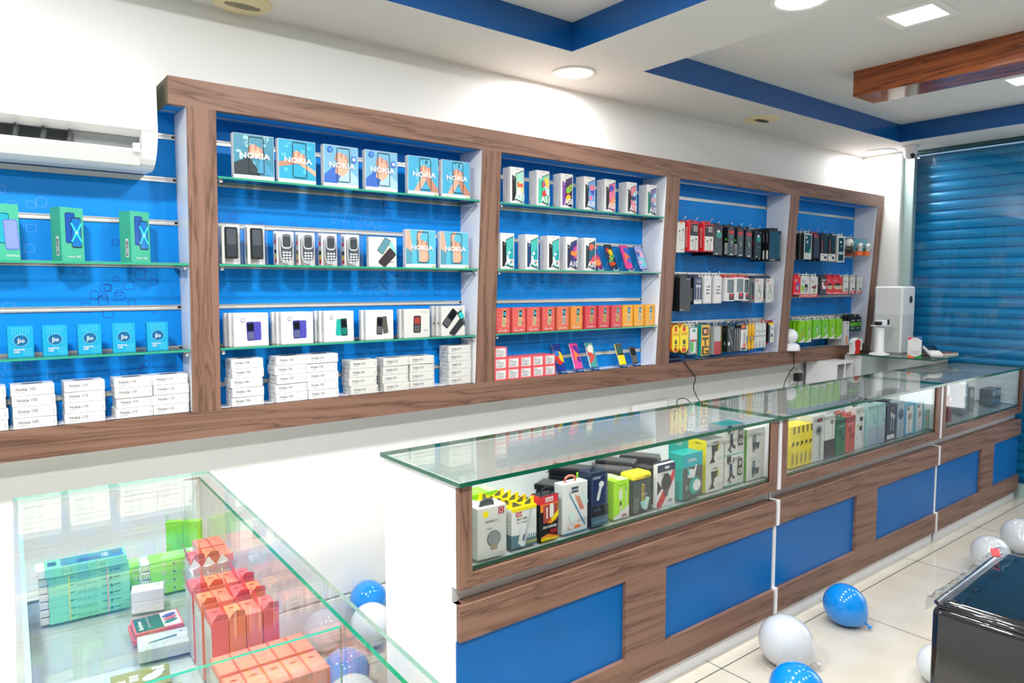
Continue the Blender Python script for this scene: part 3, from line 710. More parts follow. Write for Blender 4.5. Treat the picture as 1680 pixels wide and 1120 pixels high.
for i, (a, b_) in enumerate([(.849, 1.011), (1.034, 1.199)]):
    KP[4].put(((a+b_)/2, -.127, Z2), radians(-2), 'carton picturing two hands over a phone, %s of the pair on the middle shelf' % ('left' if i == 0 else 'right'), 'hand-pictured phone cartons on the middle shelf', 'phone carton', 'phone_carton')
# phones in clear boxes
def clearbox(w, d, h, t, inner):
    b = B(); b.box(-w/2, w/2, -d/2, d/2, 0, h, PLAST, fm=[PW, PLAST, PLAST, PLAST, PLAST, PLAST]); b.box(-w/2+.002, w/2-.002, d/2-.012, d/2-.002, 0.001, h-.003, PW); b.obj('clear_case', t)
    inner(t)
def mk_bar():
    t = empty('boxed_phone', (0, 0, 0), '', 'phone'); w, d, h = .082, .05, .16
    def inner(t):
        b = B(); b.box(-.024, .024, -.022, -.008, .022, .145, BLK, .004); f = front(b, -.024, -.022, .022); f.rr(.024, .064, .04, .112, .004, mat('#3a3f44', .15)); f.rr(.024, .085, .034, .06, .002, mat('#54595e', .1)); b.obj('phone_body', t)
        b = B(); b.box(-w/2+.004, -.026, -.02, d/2-.013, .002, .15, PW2, .001); f = left(b, -w/2+.004, d/2-.013, 0); f.rect(.004, .03, .02, .08, mat('#4a6b5a', .5)); b.obj('card_insert', t)
    clearbox(w, d, h, t, inner); return t
def mk_key():
    t = empty('boxed_phone', (0, 0, 0), '', 'phone'); w, d, h = .086, .05, .143
    def inner(t):
        b = B(); pts = []
        for i in range(20):
            a = 2*pi*i/20; pts.append((.0265*abs(cos(a))**.6*(1 if cos(a) > 0 else -1), .07+.061*abs(sin(a))**.75*(1 if sin(a) > 0 else -1)))
        b.prism(pts[::-1] if False else pts, (-.022, -.01), mat('#e2e4e6', .25)); f = F(b, (0, -.0222, 0), (1, 0, 0), (0, 0, 1))
        f.poly([(p[0]*.93, .07+(p[1]-.07)*.95) for p in pts], mat('#4c535c', .3)); f.rr(0, .094, .040, .052, .014, mat('#dfe2e4', .3)); f.rr(0, .096, .034, .046, .010, mat('#474c50', .1)); f.rect(-.01, .124, .01, .126, INKG)
        for i in range(4):
            for j in range(3):
                k = f.k; f.rr((j-1)*.0125, .052-i*.0115, .0098, .0072, .003, mat('#e8eaec', .3), 0, 2); f.k = k
        b.obj('phone_body', t)
        b = B(); b.box(-w/2+.003, -w/2+.009, -.02, d/2-.013, .003, .13, PW, 0); f = left(b, -w/2+.003, d/2-.013, 0)
        for q, c in enumerate((RED, YEL, INK, PW, RED, mat('#9ab'+'0b8', .4))): f.rect(.003, .01+q*.019, .028, .026+q*.019, c)
        b.obj('card_insert', t)
    clearbox(w, d, h, t, inner); return t
KB, KK = Kind(mk_bar), Kind(mk_key)
gm = 'phones shown in clear boxes on the middle shelf'
for i, (a, b_) in enumerate([(.038, .121), (.137, .219)]): KB.put(((a+b_)/2, -.118, Z2), radians(-4), 'dark touchscreen phone in a clear box, %s' % ('nearest the first wood post' if i == 0 else 'right next to the first clear box'), gm, 'phone', 'boxed_phone')
for i, (a, b_) in enumerate([(.256, .338), (.347, .43), (.445, .532), (.549, .637)]): KK.put(((a+b_)/2, -.118, Z2), radians(-3), 'silver and grey keypad phone in a clear box, %s of four' % nth(i, 4), gm, 'phone', 'boxed_phone')
def mk_sq(var):
    def g():
        w, d, h = .138, .024, .133; 
        if var == 3: h = .144
        b = box0(w, d, h, PW if var < 3 else PW2); f = front(b, -w/2, -d/2, 0); f.clip = (.002, w-.002, .002, h-.002); f.text('Nokia', w-.043, h-.017, .0062, INKG, w=.03)
        V, VD, TQ = mat('#4b49a8', .3), mat('#363586', .3), mat('#1fa89a', .3)
        if var == 0: phonepic(f, .092, .06, .032, .075, 0, V); phonepic(f, .066, .06, .032, .076, .04, VD, keys=True)
        elif var == 1: phonepic(f, .068, .062, .026, .072, -.08, TQ); phonepic(f, .092, .062, .03, .076, .05, mat('#14453f', .3), keys=True, keym=TQ)
        elif var == 2: phonepic(f, .095, .065, .026, .078, .12, mat('#57554f', .3)); phonepic(f, .068, .062, .03, .08, -.04, mat('#33322f', .3), keys=True)
        elif var == 4: phonepic(f, .07, .062, .04, .08, -.03, mat('#222326', .3), mat('#a0443a', .2), keys=True); f.text('music', .105, .03, .007, mat('#2a4f9a', .4))
        elif var == 3: phonepic(f, .05, .085, .04, .1, -.7, mat('#26282b', .3), keys=True); phonepic(f, .095, .04, .04, .11, -.75, mat('#2e3034', .3)); phonepic(f, .125, .085, .03, .08, .6, mat('#1d2a33', .3), mat('#38c0c0', .2), keys=True)
        elif var == 5: phonepic(f, .075, .095, .034, .075, -.6, mat('#26282b', .3), mat('#5f8f9c', .2)); phonepic(f, .09, .04, .045, .09, -.75, mat('#3a3034', .3)); phonepic(f, .125, .085, .022, .06, .7, mat('#8fd6c4', .3)); f.text('music', .1, .02, .008, mat('#2a4f9a', .4))
        if var in (0, 1): f.ell(.036, .105, .0085, .0085, mat('#3a4a8a', .4)); f.ell(.036, .105, .0065, .0065, PW)
        f = left(b, -w/2, d/2, 0); f.rect(.008, .04, .011, .115, INKG)
        return b.obj('square_phone_carton')
    return g
KS = [Kind(mk_sq(i)) for i in range(6)]
gs = 'white square cartons on the lowest shelf of the second bay'
vd = ['picturing a violet phone', 'picturing a violet phone', 'picturing a turquoise phone', 'picturing a grey phone', 'picturing an upright black phone', 'picturing tilted black phones']
pd = ['leftmost pile', 'second pile from left', 'third pile from left', 'fourth pile from left', 'fifth pile from left', 'last pile']
for gi, ((a, b_), var, n) in enumerate(zip([(.085, .219), (.273, .412), (.457, .601), (.659, .792), (.842, .997), (1.045, 1.2)], [0, 0, 1, 2, 4, 3], [3, 3, 3, 2, 2, 3])):
    for k in range(n):
        KS[var].put(((a+b_)/2-k*.010, -.103+k*.0255, Z3), 0, 'white carton %s, %s, %s' % (vd[gi], pd[gi], ['frontmost', 'behind the front one', 'rearmost'][k]), gs, 'phone carton', 'square_phone_carton')
KS[5].put((.735, -.125, Z2), 0, 'white square carton picturing dark phones beside the clear boxes', None, 'phone carton', 'square_phone_carton')
# ---- bay 3 tall cartons -------------------------------------------------
def mk_tall(txt, back, scr, s_=''):
    def g():
        w, d, h = .088, .062, .182; b = box0(w, d, h, PW); f = front(b, -w/2, -d/2, 0); f.clip = (.001, w-.0005, .001, h-.001)
        f.text('SAMSUNG', w*.5, h-.012, .0035, INK, al='c')
        f.poly([(.012, .012), (.04, .02), (.04, .13), (.012, .142)], mat(back, .3)); f.ell(.024, .125, .002, .004, PW, 8)
        f.poly([(.034, .02), (.082, .004), (.082, h-.012), (.034, h-.032)], INK); q = [(.036, .024), (.08, .01), (.08, h-.017), (.036, h-.035)]; f.poly(q, mat(scr[0], .15))
        rr_ = random.Random(txt); f.clip = (.0365, .0795, .02, h-.028)
        for c in scr[1:]*2: f.ell(rr_.uniform(.04, .076), rr_.uniform(.04, .14), rr_.uniform(.009, .018), rr_.uniform(.012, .03), mat(c, .15), 14, rr_.uniform(0, 3))
        f.clip = None; f.text(txt, .086, .022, .030, PW, .03, w=.062, al='r')
        if s_: f.text('s', .078, .062, .014, PW, .02)
        f = left(b, -w/2, d/2, 0); f.text('SAMSUNG Galaxy '+txt, .034, .055, .0045, INK, rot=pi/2, w=.08); f.rect(.008, .012, .011, .03, INKG)
        return b.obj('tall_phone_carton')
    return g
specs = [('A71', '#1c1d20', ['#a8dcc8', '#f0e070', '#e06a50', '#e8f0e8']), ('A51', '#3fc0a4', ['#49c49a', '#704098', '#e8c020', '#d03838', '#c8d8d0']), ('A50', '#7a3f9a', ['#3a1f5a', '#c82c3c', '#e0b428', '#74c040']), ('A30', '#25262a', ['#6aa8e0', '#e88098', '#3a66c0']), ('A20', '#26282c', ['#e87a98', '#5a5ab8', '#e8a060']), ('A10', '#202124', ['#e08898', '#3f4f80', '#a8d8e8']), ('A10', '#127a68', ['#7a7aa8', '#cfa0b0', '#a8d8e8'])]
td = ['black phone and a pastel screen picture', 'mint phone and balloon picture', 'purple phone and a dark screen with yellow ball', 'black phone and a blue and pink screen', 'black phone and a pink screen', 'black phone, second from the right', 'dark green phone, last on the shelf']
X = [(1.439, 1.524), (1.611, 1.695), (1.78, 1.861), (1.945, 2.031), (2.105, 2.194), (2.283, 2.372), (2.456, 2.546)]
for i, sp in enumerate(specs):
    Kind(mk_tall(*sp, 's' if i > 1 else '')).put(((X[i][0]+X[i][1])/2, -.134, Z1), radians(rnd.uniform(-2, 2)), 'tall white phone carton picturing a '+td[i], 'tall white cartons on the top shelf of the third bay', 'phone carton', 'tall_phone_carton')
ka2 = Kind(mk_tall('A2', '#1c1d20', ['#4ab8b0', '#d83a4a', '#e8e0e0', '#2aa0a8'])); ka2b = Kind(mk_tall('A2', '#1d3f70', ['#4ab8b0', '#d83a4a', '#e8e0e0', '#2aa0a8']))
ka10 = Kind(mk_tall('A10', '#2a3050', ['#3f3f78', '#f08a40', '#c84a90'])); ka20 = Kind(mk_tall('A20', '#24303a', ['#26607a', '#e86a50', '#d84a60']))
gq = 'tall white cartons on the middle shelf of the third bay'
for k, x, dsc in ((ka2, 1.435, 'turquoise screen and black back, leftmost on the middle shelf'), (ka2b, 1.597, 'turquoise screen and blue back, second on the middle shelf'), (ka2, 1.747, 'turquoise screen and black back, third on the middle shelf'), (ka10, 1.879, 'orange and violet screen on the middle shelf'), (ka20, 2.018, 'teal and red screen, beside the leaning phones')):
    k.put((x, -.112, Z2), 0, 'tall white phone carton with '+dsc, gq, 'phone carton', 'tall_phone_carton')
# leaning phones on stands
def mk_lean(cols, std, w=.06, h=.16, keys=False, body=None):
    def g():
        t = empty('display_phone', (0, 0, 0), '', 'phone'); tl = radians(-24)
        M = Matrix.Translation((0, -.01, .012)) @ Matrix.Rotation(radians(-6), 4, 'Z') @ Matrix.Rotation(tl, 4, 'X')
        b = B(); b.T = M; bm = body or mat('#1b2a6a', .2); b.box(-w/2, w/2, -.004, .004, 0, h, bm, .003); f = front(b, -w/2, -.004, 0)
        if keys: phonepic(f, w/2, h/2, w*.94, h*.96, 0, bm, keys=True)
        else:
            f.rr(w/2, h/2, w*.93, h*.95, .006, mat(cols[0], .1)); rr_ = random.Random(cols[0]); f.clip = (.004, w-.004, .008, h-.008)
            for c in cols[1:]*2: f.ell(rr_.uniform(.01, w-.01), rr_.uniform(.03, h-.03), rr_.uniform(.01, .02), rr_.uniform(.012, .035), mat(c, .1), 14, rr_.uniform(0, 3))
        b.obj('phone_body', t)
        b = B(); b.T = Matrix.Translation((0, -.01, 0)) @ Matrix.Rotation(radians(-6), 4, 'Z'); sm_ = std
        for s in (-1, 1):
            b.tube([(s*.018, -.022, .018), (s*.018, -.022, .002), (s*.018, .055, .002), (s*.018, .03, .07)], .0025, sm_, 6)
        b.tube([(-.018, .03, .07), (.018, .03, .07)], .0025, sm_, 6); b.box(-.02, .02, -.02, -.012, .004, .008, sm_); b.obj('stand', t)
        return t
    return g
CL = mat('#d8e4ea', .1); BST = mat('#1470c8', .3)
gl_ = 'phones leaning on wire stands on the middle shelf'
for i, (x, c) in enumerate([(2.12, ['#8a2a58', '#d04a70', '#3a58a0', '#e89050']), (2.245, ['#2a3a4a', '#e8c030', '#4aa060', '#c84a30']), (2.375, ['#d84a90', '#f08040', '#3a6ac8']), (2.50, ['#9aa0d8', '#e8b0c8', '#5a70c0', '#70c8d8'])]):
    Kind(mk_lean(c, CL)).put((x, -.10, Z2), 0, 'colourful-screened phone leaning on a clear stand, %s of four' % nth(i, 4), gl_, 'phone', 'display_phone')
gb = 'phones leaning on blue stands at the foot of the third bay'
for x, c, l in ((1.845, ['#203a88', '#e8c020', '#d83a20', '#3a70c0'], 'phone with a yellow and red balloon screen on a blue stand'), (1.975, ['#d84a90', '#f08040', '#5a3a98'], 'phone with a pink and orange screen on a blue stand'), (2.098, ['#4a9a98', '#d84a40', '#e8e0d0'], 'phone with a teal and red screen on a blue stand')):
    Kind(mk_lean(c, BST)).put((x, -.095, Z0), 0, l, gb, 'phone', 'display_phone')
def mk_banana():
    t = mk_lean(['#000'+'000'], BST, .05, .135, False, mat('#f0d400', .25))()
    b = B(); b.T = Matrix.Translation((0, -.01, .012)) @ Matrix.Rotation(radians(-6), 4, 'Z') @ Matrix.Rotation(radians(-24), 4, 'X'); b.box(-.022, .022, -.007, -.0042, .06, .13, BLK, .001)
    f = front(b, -.022, -.007, .06); f.rect(.006, .015, .038, .05, mat('#1f6a58', .1)); f.text('NOKIA', .022, .055, .005, PW, al='c'); b.obj('keypad', t)
    b = B(); b.T = Matrix.Translation((0, -.01, .012)) @ Matrix.Rotation(radians(-6), 4, 'Z') @ Matrix.Rotation(radians(-24), 4, 'X'); b.box(-.0235, .0235, -.009, -.0042, .002, .062, mat('#f0d400', .25), .002); b.obj('sliding_cover', t); return t
Kind(mk_banana).put((2.335, -.095, Z0), 0, 'bright yellow slider phone on a blue stand', gb, 'phone', 'display_phone')
Kind(mk_lean(None, BST, .046, .11, True, mat('#22252a', .3))).put((2.455, -.09, Z0), 0, 'small black keypad phone on a blue stand, rightmost', gb, 'phone', 'display_phone')
# red and yellow cartons
def mk_guru(col, lc, txt, ph):
    def g():
        w, d, h = .086, .05, .129; b = box0(w, d, h, mat(col, .35)); f = front(b, -w/2, -d/2, 0)
        rr_ = random.Random(txt+col)
        for i in range(46):
            k = f.k; x = rr_.uniform(.006, .08); y = rr_.uniform(.028, .095); 
            if rr_.random() < .5: f.rect(x, y, min(x+.007, .083), y+.001, mat(lc, .5))
            else: f.rect(x, y, x+.001, y+.007, mat(lc, .5))
            f.k = k
        f.k += 1; f.rr(.05, .076, .024, .088, .008, mat(ph[0], .3), -.06); f.rr(.052, .098, .019, .036, .003, SCR, -.06); f.rr(.052, .098, .014, .02, .002, mat('#4aa0b8', .1), -.06)
        for i in range(4):
            for j in range(3):
                k = f.k; f.rr(.0425+j*.0063+.0006*i-.001, .068-i*.0085, .0045, .0045, .001, mat(ph[1], .3), 0, 1); f.k = k
        f.k += 1; f.text('SAMSUNG', .012, .022, .0032, PW); f.text(txt, .012, .0085, .0085, PW, .02, w=.055)
        f = left(b, -w/2, d/2, 0); f.text('SAMSUNG', .03, .04, .006, PW, rot=pi/2)
        return b.obj('red_phone_carton' if col[1] in 'de' and col[3] < '9' else 'phone_carton')
    return g
KR = [Kind(mk_guru('#d65a54', '#f2bab4', 'Guru 1200', ('#c9b98a', '#8a7a50'))), Kind(mk_guru('#d86a4c', '#f2c0aa', 'Guru Plus', ('#b0b0a8', '#70706a'))), Kind(mk_guru('#e08a3a', '#f0c090', 'Guru Music', ('#b8a878', '#80704a'))), Kind(mk_guru('#d0424a', '#f0a8a8', 'Guru Music 2', ('#c0a060', '#806a30'))), Kind(mk_guru('#e8a21e', '#f6cf70', 'Metro XL', ('#c8c0a8', '#88806a')))]
XD = [(1.38, 1.462), (1.48, 1.57), (1.583, 1.664), (1.688, 1.771), (1.788, 1.877), (1.893, 1.98), (2.002, 2.089), (2.108, 2.194), (2.215, 2.298), (2.312, 2.39), (2.41, 2.488), (2.508, 2.586)]
for i, (a, b_) in enumerate(XD):
    k = [0, 0, 0, 0, 1, 2, 3, 3, 3, 4, 4, 4][i]
    KR[k].put(((a+b_)/2, -.1, Z3), radians(rnd.uniform(-1.2, 1.2)), '%s carton picturing a keypad phone, %s in the row of twelve' % (['coral red', 'orange-red', 'orange', 'deep red', 'amber yellow'][k], nth(i, 12)), 'keypad phone cartons on the lowest shelf of the third bay', 'phone carton', 'phone_carton')
def mk_lab():
    w, d, h = .079, .11, .056; b = box0(w, d, h, mat('#e8646a', .4)); f = front(b, -w/2, -d/2, 0); f.rect(.009, .007, w-.009, h-.006, PW); rr_ = random.Random(3)
    f.text('GURU', .013, h-.016, .005, INK, .02)
    for i in range(5):
        k = f.k; f.bars(.013+rr_.uniform(0, .004), h-.022-i*.0055, rr_.uniform(.035, .052), .0028, INK if i != 2 else INKG, 9); f.k = k
    return b.obj('labelled_carton')
KL = Kind(mk_lab)
for c, (x, n) in enumerate(zip((1.402, 1.485, 1.568, 1.651, 1.734), (3, 2, 2, 2, 2))):
    for i in range(n): KL.put((x+rnd.uniform(-.001, .001), -.131+.055+rnd.uniform(-.002, .002), Z0+i*.0572), 0, 'red carton end with a white barcode label, %s, %s column' % (lvl(i, n), ['leftmost', 'second', 'middle', 'fourth', 'rightmost'][c]), 'red labelled cartons at the foot of the third bay', 'carton', 'labelled_carton')

# ================================================================= HANGING PACKS, BAYS 4 AND 5
def mk_hook(L):
    def g():
        t = B(); t.box(-.012, .012, -.0195, -.0168, -.02, .012, STEEL, .001); t.tube([(0, -.018, 0), (0, -L*.5, .001), (0, -L+.02, .004), (0, -L, .022)], .0022, STEEL, 6); return t.obj('display_hook')
    return g
KH = {L: Kind(mk_hook(L)) for L in (.22, .2, .185)}
def hang(name, x, zt_, y, L, mk, n, th, lab, grp, cat='accessory pack', hooklab=None, dx=0, rz=0, notab=False):
    """n packs on one hook, the front one's face at y; hook at height zt_"""
    k = Kind(mk)
    for i in range(n):
        k.put((x+dx*i+rnd.uniform(-.002, .002), y+i*th, zt_), rz+radians(rnd.uniform(-2, 2)), lab+('' if n == 1 else (', '+('frontmost' if i == 0 else ('rearmost' if i == n-1 else ORD[i]+' back')))), grp, cat, name)
    KH[L].put((x, 0, zt_+.002), 0, 'wire hook of the '+(hooklab or lab), 'chrome display hooks on the slatwall', 'display hook', 'display_hook')
def pk(w, h, th, cf, cs=None, tab=.018, tabm=None, design=None, side=None, tw=.6, hole=True):
    """carded box: hangs below the origin (origin = hook hole)"""
    def g():
        b = B(); cs_ = cs or cf; z1 = -.008; z0 = z1-h
        b.box(-w/2, w/2, 0, th*.94, z0, z1, cf, fm=[cs_, cs_, cf, cs_, cs_, cs_])
        if tab:
            b.box(-w*tw/2, w*tw/2, th*.4, th*.4+.0015, z1, .012, tabm or cf)
            if hole: f = front(b, -w*tw/2, th*.4, z1); f.rr(w*tw/2, .0085, w*tw*.5, .006, .0028, BLK)
        if design: design(front(b, -w/2, 0, z0), w, h)
        if side: side(left(b, -w/2, th*.94, z0), th*.94, h)
        return b.obj('accessory_pack')
    return g
def earpic(f, x, y, s, m):
    f.ell(x-s*.3, y, s*.12, s*.1, m, 10); f.ell(x+s*.3, y+s*.15, s*.12, s*.1, m, 10)
    f.rr(x-s*.25, y-s*.6, s*.035, s*1.1, s*.01, m, .06); f.rr(x+s*.2, y-s*.5, s*.035, s*1.2, s*.01, m, -.1)
gA = 'accessory packs hanging in the top row of the fourth bay'
def d_white(f, w, h): f.rect(w*.3, h*.94, w*.6, h*.985, mat('#e0a020', .4)); earpic(f, w*.5, h*.7, w*.8, INK); scribble(f, w*.5, h*.1, w*.35, .0015, INKG)
hang('accessory_pack', 2.757, 1.99, -.185, .22, pk(.07, .185, .02, PW2, None, .0, design=d_white), 3, .022, 'off-white earphone box beside the fourth wood post', gA)
def d_red(f, w, h):
    f.rect(w*.12, h*.55, w*.97, h*.97, BLK); f.rect(w*.12, h*.04, w*.97, h*.55, PW2); f.ell(w*.25, h*.88, w*.07, w*.07, RED, 10)
    for i in range(3): f.bars(w*.45, h*(.85-i*.07), w*.45, h*.045, PW, 7)
    earpic(f, w*.55, h*.38, w*.6, INK)
def s_red(f, d, h): f.text('EARPHONES', d*.75, h*.15, d*.35, PW, rot=pi/2)
for x, dz, l in ((2.873, 0, 'left'), (3.022, .002, 'right')):
    hang('accessory_pack', x, 1.99+dz, -.19, .22, pk(.1, .175, .05, RED, None, tabm=RED, design=d_red, side=s_red, tw=.8), 3, .052, 'red earbud box, %s of the two hooks' % l, gA, rz=radians(4 if l == 'left' else 0))
def d_teal(f, w, h):
    f.rect(w*.1, h*.02, w*.95, h*.93, mat('#12262a', .3)); f.ell(w*.6, h*.7, w*.3, h*.13, mat('#1c8a84', .3), 14); f.ell(w*.55, h*.82, w*.16, h*.05, PW, 10)
    for i in range(7): f.rr(w*(.25+.5*random.Random(i).random()), h*(.2+.45*random.Random(i+9).random()), w*.2, h*.04, w*.02, mat('#5a6a6c', .4), i)
    f.rect(w*.2, h*.03, w*.45, h*.06, PW); f.rect(w*.75, h*.95, w*.93, h*.985, mat('#8a6a6a', .4))
def d_camo(f, w, h):
    f.rect(w*.05, h*.02, w*.95, h*.9, mat('#2e4044', .35)); f.rect(w*.2, h*.76, w*.85, h*.89, mat('#b8282a', .4))
    for i in range(9): f.rr(w*(.2+.6*random.Random(i+3).random()), h*(.12+.6*random.Random(i+19).random()), w*.3, h*.035, w*.03, mat('#6a7a78', .4), .5+i)
    f.ell(w*.5, h*.45, w*.16, h*.07, mat('#889494', .4), 12); f.rect(w*.3, h*.03, w*.65, h*.07, PW); f.rect(w*.3, h*.95, w*.6, h*.975, mat('#8a8a8a', .4))
def s_lab(f, d, h): f.rect(d*.35, h*.06, d*.95, h*.44, PW); f.bars(d*.45, h*.09, d*.4, h*.32, INK, 18, True); f.ell(d*.65, h*.57, d*.25, d*.25, mat('#48b83a', .4), 10)
def s_redl(f, d, h): f.text('AUDIO', d*.7, h*.45, d*.3, mat('#b83038', .4), rot=pi/2)
hang('accessory_pack', 3.128, 1.985, -.185, .2, pk(.094, .187, .032, BLK, None, tabm=BLK, design=d_teal, side=s_redl), 5, .034, 'black teal-artwork pack right of the red boxes', gA)
for i, x in enumerate((3.269, 3.374, 3.471)):
    hang('accessory_pack', x, 1.985-i*.003, -.185, .2, pk(.078, .188, .036, BLK, None, tabm=BLK, design=d_camo, side=s_lab if i < 2 else s_redl), 4, .038, 'black pack with red square, %s of three hooks' % ['left', 'middle', 'right'][i], gA)
hang('accessory_pack', 3.58, 1.972, -.185, .2, pk(.086, .18, .034, BLK, None, tabm=BLK, design=d_teal, side=s_redl), 4, .036, 'black teal-artwork pack left of the large case', gA)
def d_case(f, w, h): f.rect(w*.04, h*.09, w*.86, h*.97, mat('#1c4a5c', .2)); f.rect(w*.88, h*.12, w*.93, h*.9, mat('#7f8a8e', .2)); f.text('FLIP COVER', w*.15, h*.02, h*.035, PW, .02)
def s_case(f, d, h): f.rr(d*.5, h*.2, d*.5, h*.3, d*.24, PW); f.rect(d*.3, h*.6, d*.5, h*.9, INKG)
hang('accessory_pack', 3.776, 1.985, -.195, .22, pk(.15, .212, .028, mat('#16181a', .3), None, tabm=BLK, design=d_case, side=s_case), 5, .030, 'black box with a dark teal window, last in row', gA)
gB2 = 'accessory packs hanging in the middle row of the fourth bay'
def d_blk(f, w, h): f.rect(w*.6, h*.93, w*.95, h*.96, INKG); f.rect(w*.03, h*.02, w*.3, h*.07, INKG)
def d_tealwin(f, w, h): f.rect(w*.3, h*.2, w*.9, h*.5, mat('#1c8a7c', .3)); f.rect(w*.2, h*.7, w*.9, h*.95, mat('#2a4a54', .3)); f.rect(w*.4, h*.9, w, h, PW)
hang('accessory_pack', 2.752, 1.652, -.11, .185, pk(.03, .21, .03, BLK, None, tabm=BLK, design=d_tealwin), 2, .032, 'narrow black teal-window pack against the fourth post', gB2)
hang('accessory_pack', 2.822, 1.652, -.172, .185, pk(.104, .212, .036, mat('#1d1e20', .35), BLK, tabm=BLK, design=d_blk), 4, .037, 'plain black box in the middle row', gB2)
def d_navy(f, w, h):
    f.rect(w*.03, h*.02, w*.99, h*.17, PW); f.bars(w*.06, h*.1, w*.85, h*.04, INKG, 10)
    for x in (.38, .68): f.rr(w*x, h*.42, w*.06, h*.48, w*.02, PW); f.ell(w*x, h*.68, w*.12, h*.06, PW, 12)
    for i in range(2): f.bars(w*.3, h*(.88-i*.07), w*.6, h*.04, PW, 7)
hang('accessory_pack', 2.948, 1.652, -.172, .185, pk(.082, .17, .036, mat('#1c2c58', .35), BLK, tabm=NAVY, design=d_navy, side=lambda f, d, h: f.rect(d*.3, h*.1, d*.7, h*.6, INKG)), 4, .037, 'navy box picturing white earbuds', gB2)
def d_jack(f, w, h):
    f.ring(w/2, h*.46, w*.86, h*.86, .008, .0012, INKG)
    for i, y in enumerate((.62, .5, .38)): f.rr(w*.55, h*y, w*.5, h*.025, .002, INK); f.ell(w*(.4 if i else .68), h*y, w*.09, w*.07, INK, 8)
for i, x in enumerate((3.05, 3.158)):
    hang('accessory_pack', x, 1.66, -.172, .185, pk(.078, .175, .018, PW, None, tab=.02, design=d_jack), 5, .024, 'white black-plug card, %s of two hooks' % ('left' if i == 0 else 'right'), gB2)
def d_win(f, w, h):
    f.rect(w*.25, h*.36, w*.95, h*.93, mat('#35474e', .15)); f.rr(w*.45, h*.62, w*.04, h*.45, .001, mat('#9fb0b4', .3)); f.rr(w*.65, h*.6, w*.04, h*.4, .001, mat('#9fb0b4', .3)); f.rect(w*.45, h*.05, w*.98, h*.33, BLK); f.rect(w*.55, h*.18, w*.85, h*.31, RED)
for i, (x, dz) in enumerate(((3.285, 0), (3.392, .004), (3.474, 0))):
    hang('accessory_pack', x, 1.652+dz, -.172, .185, pk([.1, .1, .066][i], .155, .034, PW, None, tabm=mat('#d8432c', .4), design=d_win, tw=.98), 4, .036, 'white red-topped window box, %s of three hooks' % ['left', 'middle', 'right'][i], gB2)
def d_cable(f, w, h): f.rect(w*.15, h*.86, w*.3, h*.96, RED); f.rr(w*.45, h*.6, w*.05, h*.35, .001, INK, .15); f.rr(w*.65, h*.5, w*.03, h*.5, .001, INK, -.1); f.ring(w*.5, h*.32, w*.55, h*.3, .01, .002, INK); f.rect(w*.8, h*.02, w*.92, h*.08, RED)
def s_cable(f, d, h): f.rr(d*.6, h*.5, d*.22, h*.7, d*.08, INK, .1); f.ell(d*.6, h*.2, d*.15, d*.15, RED, 8)
for i, x in enumerate((3.633, 3.762)):
    hang('accessory_pack', x, 1.65, -.172, .185, pk(.1, .168, .045, PW2, mat('#8e9597', .4), tabm=NAVY, design=d_cable, side=s_cable), 3, .047, 'off-white black-cable box, %s' % ('left of the pair' if i == 0 else 'rightmost by the side panel'), gB2)
gC2 = 'accessory packs hanging in the bottom row of the fourth bay'
def mk_hex(w, h):
    def g():
        b = B(); Y_, R_ = YEL, mat('#c83a20', .4); c = w*.28
        P_ = [(-w/2, -h+c), (-w/2+c, -h), (w/2-c, -h), (w/2, -h+c), (w/2, -c), (w/2-c, 0), (-w/2+c, 0), (-w/2, -c)]
        b.prism(P_, (0, .018), mat('#d06a20', .4), cap=Y_); f = F(b, (0, 0, 0), (1, 0, 0), (0, 0, 1)); f.poly([(-w*.2, -h*.98), (w*.2, -h*.98), (w*.28, -h*.86), (0, -h*.8), (-w*.28, -h*.86)], R_); f.rect(-w*.2, -h*.24, w*.15, -h*.1, RED); f.text('OTG', -w*.35, -h*.38, h*.09, R_, .02, w=w*.7); f.rr(0, -h*.62, w*.26, h*.16, .003, BLK); f.rect(-w*.15, -h*.77, w*.15, -h*.74, INK); f.rr(0, -.012, w*.3, .008, .003, BLK)
        return b.obj('accessory_pack')
    return g
hang('accessory_pack', 2.757, 1.345, -.157, .185, mk_hex(.07, .17), 4, .03, 'yellow and red eight-sided pack beside the fourth post', gC2)
hang('accessory_pack', 2.838, 1.349, -.157, .185, mk_hex(.085, .18), 6, .022, 'yellow and red eight-sided pack, second in row', gC2)
def d_grn(f, w, h): f.rect(w*.1, h*.55, w*.95, h*.97, PW); f.rect(w*.4, h*.82, w*.75, h*.92, mat('#3a9a78', .4)); f.rect(w*.25, h*.06, w*.8, h*.46, PW); f.rect(w*.27, h*.1, w*.55, h*.44, mat('#2ac04a', .4)); f.rect(w*.3, h*.48, w*.7, h*.54, RED)
hang('accessory_pack', 2.93, 1.335, -.157, .185, pk(.085, .175, .03, mat('#7d8a88', .3), None, tabm=PW, design=d_grn), 2, .04, 'grey card with a white panel and green insert', gC2)
def d_otg(f, w, h):
    f.rr(w/2, h*.79, w*.82, h*.27, .012, BLK); f.rect(w*.26, h*.72, w*.74, h*.86, mat('#e07a30', .3)); f.rect(w*.38, h*.74, w*.5, h*.84, PW)
    f.rect(w*.1, h*.53, w*.9, h*.59, BLK); f.rect(w*.42, h*.33, w*.58, h*.53, BLK); f.rect(w*.1, h*.26, w*.9, h*.31, BLK); f.rect(w*.1, h*.06, w*.28, h*.26, BLK); f.rect(w*.1, h*.03, w*.9, h*.07, BLK); f.rect(w*.5, h*.12, w*.9, h*.17, BLK); f.rect(w*.78, h*.06, w*.9, h*.16, BLK)
hang('accessory_pack', 3.055, 1.345, -.157, .185, pk(.086, .2, .028, mat('#f0b418', .35), TEAL, tab=0, design=d_otg), 3, .03, 'amber yellow pack printed with large black letter shapes', gC2)
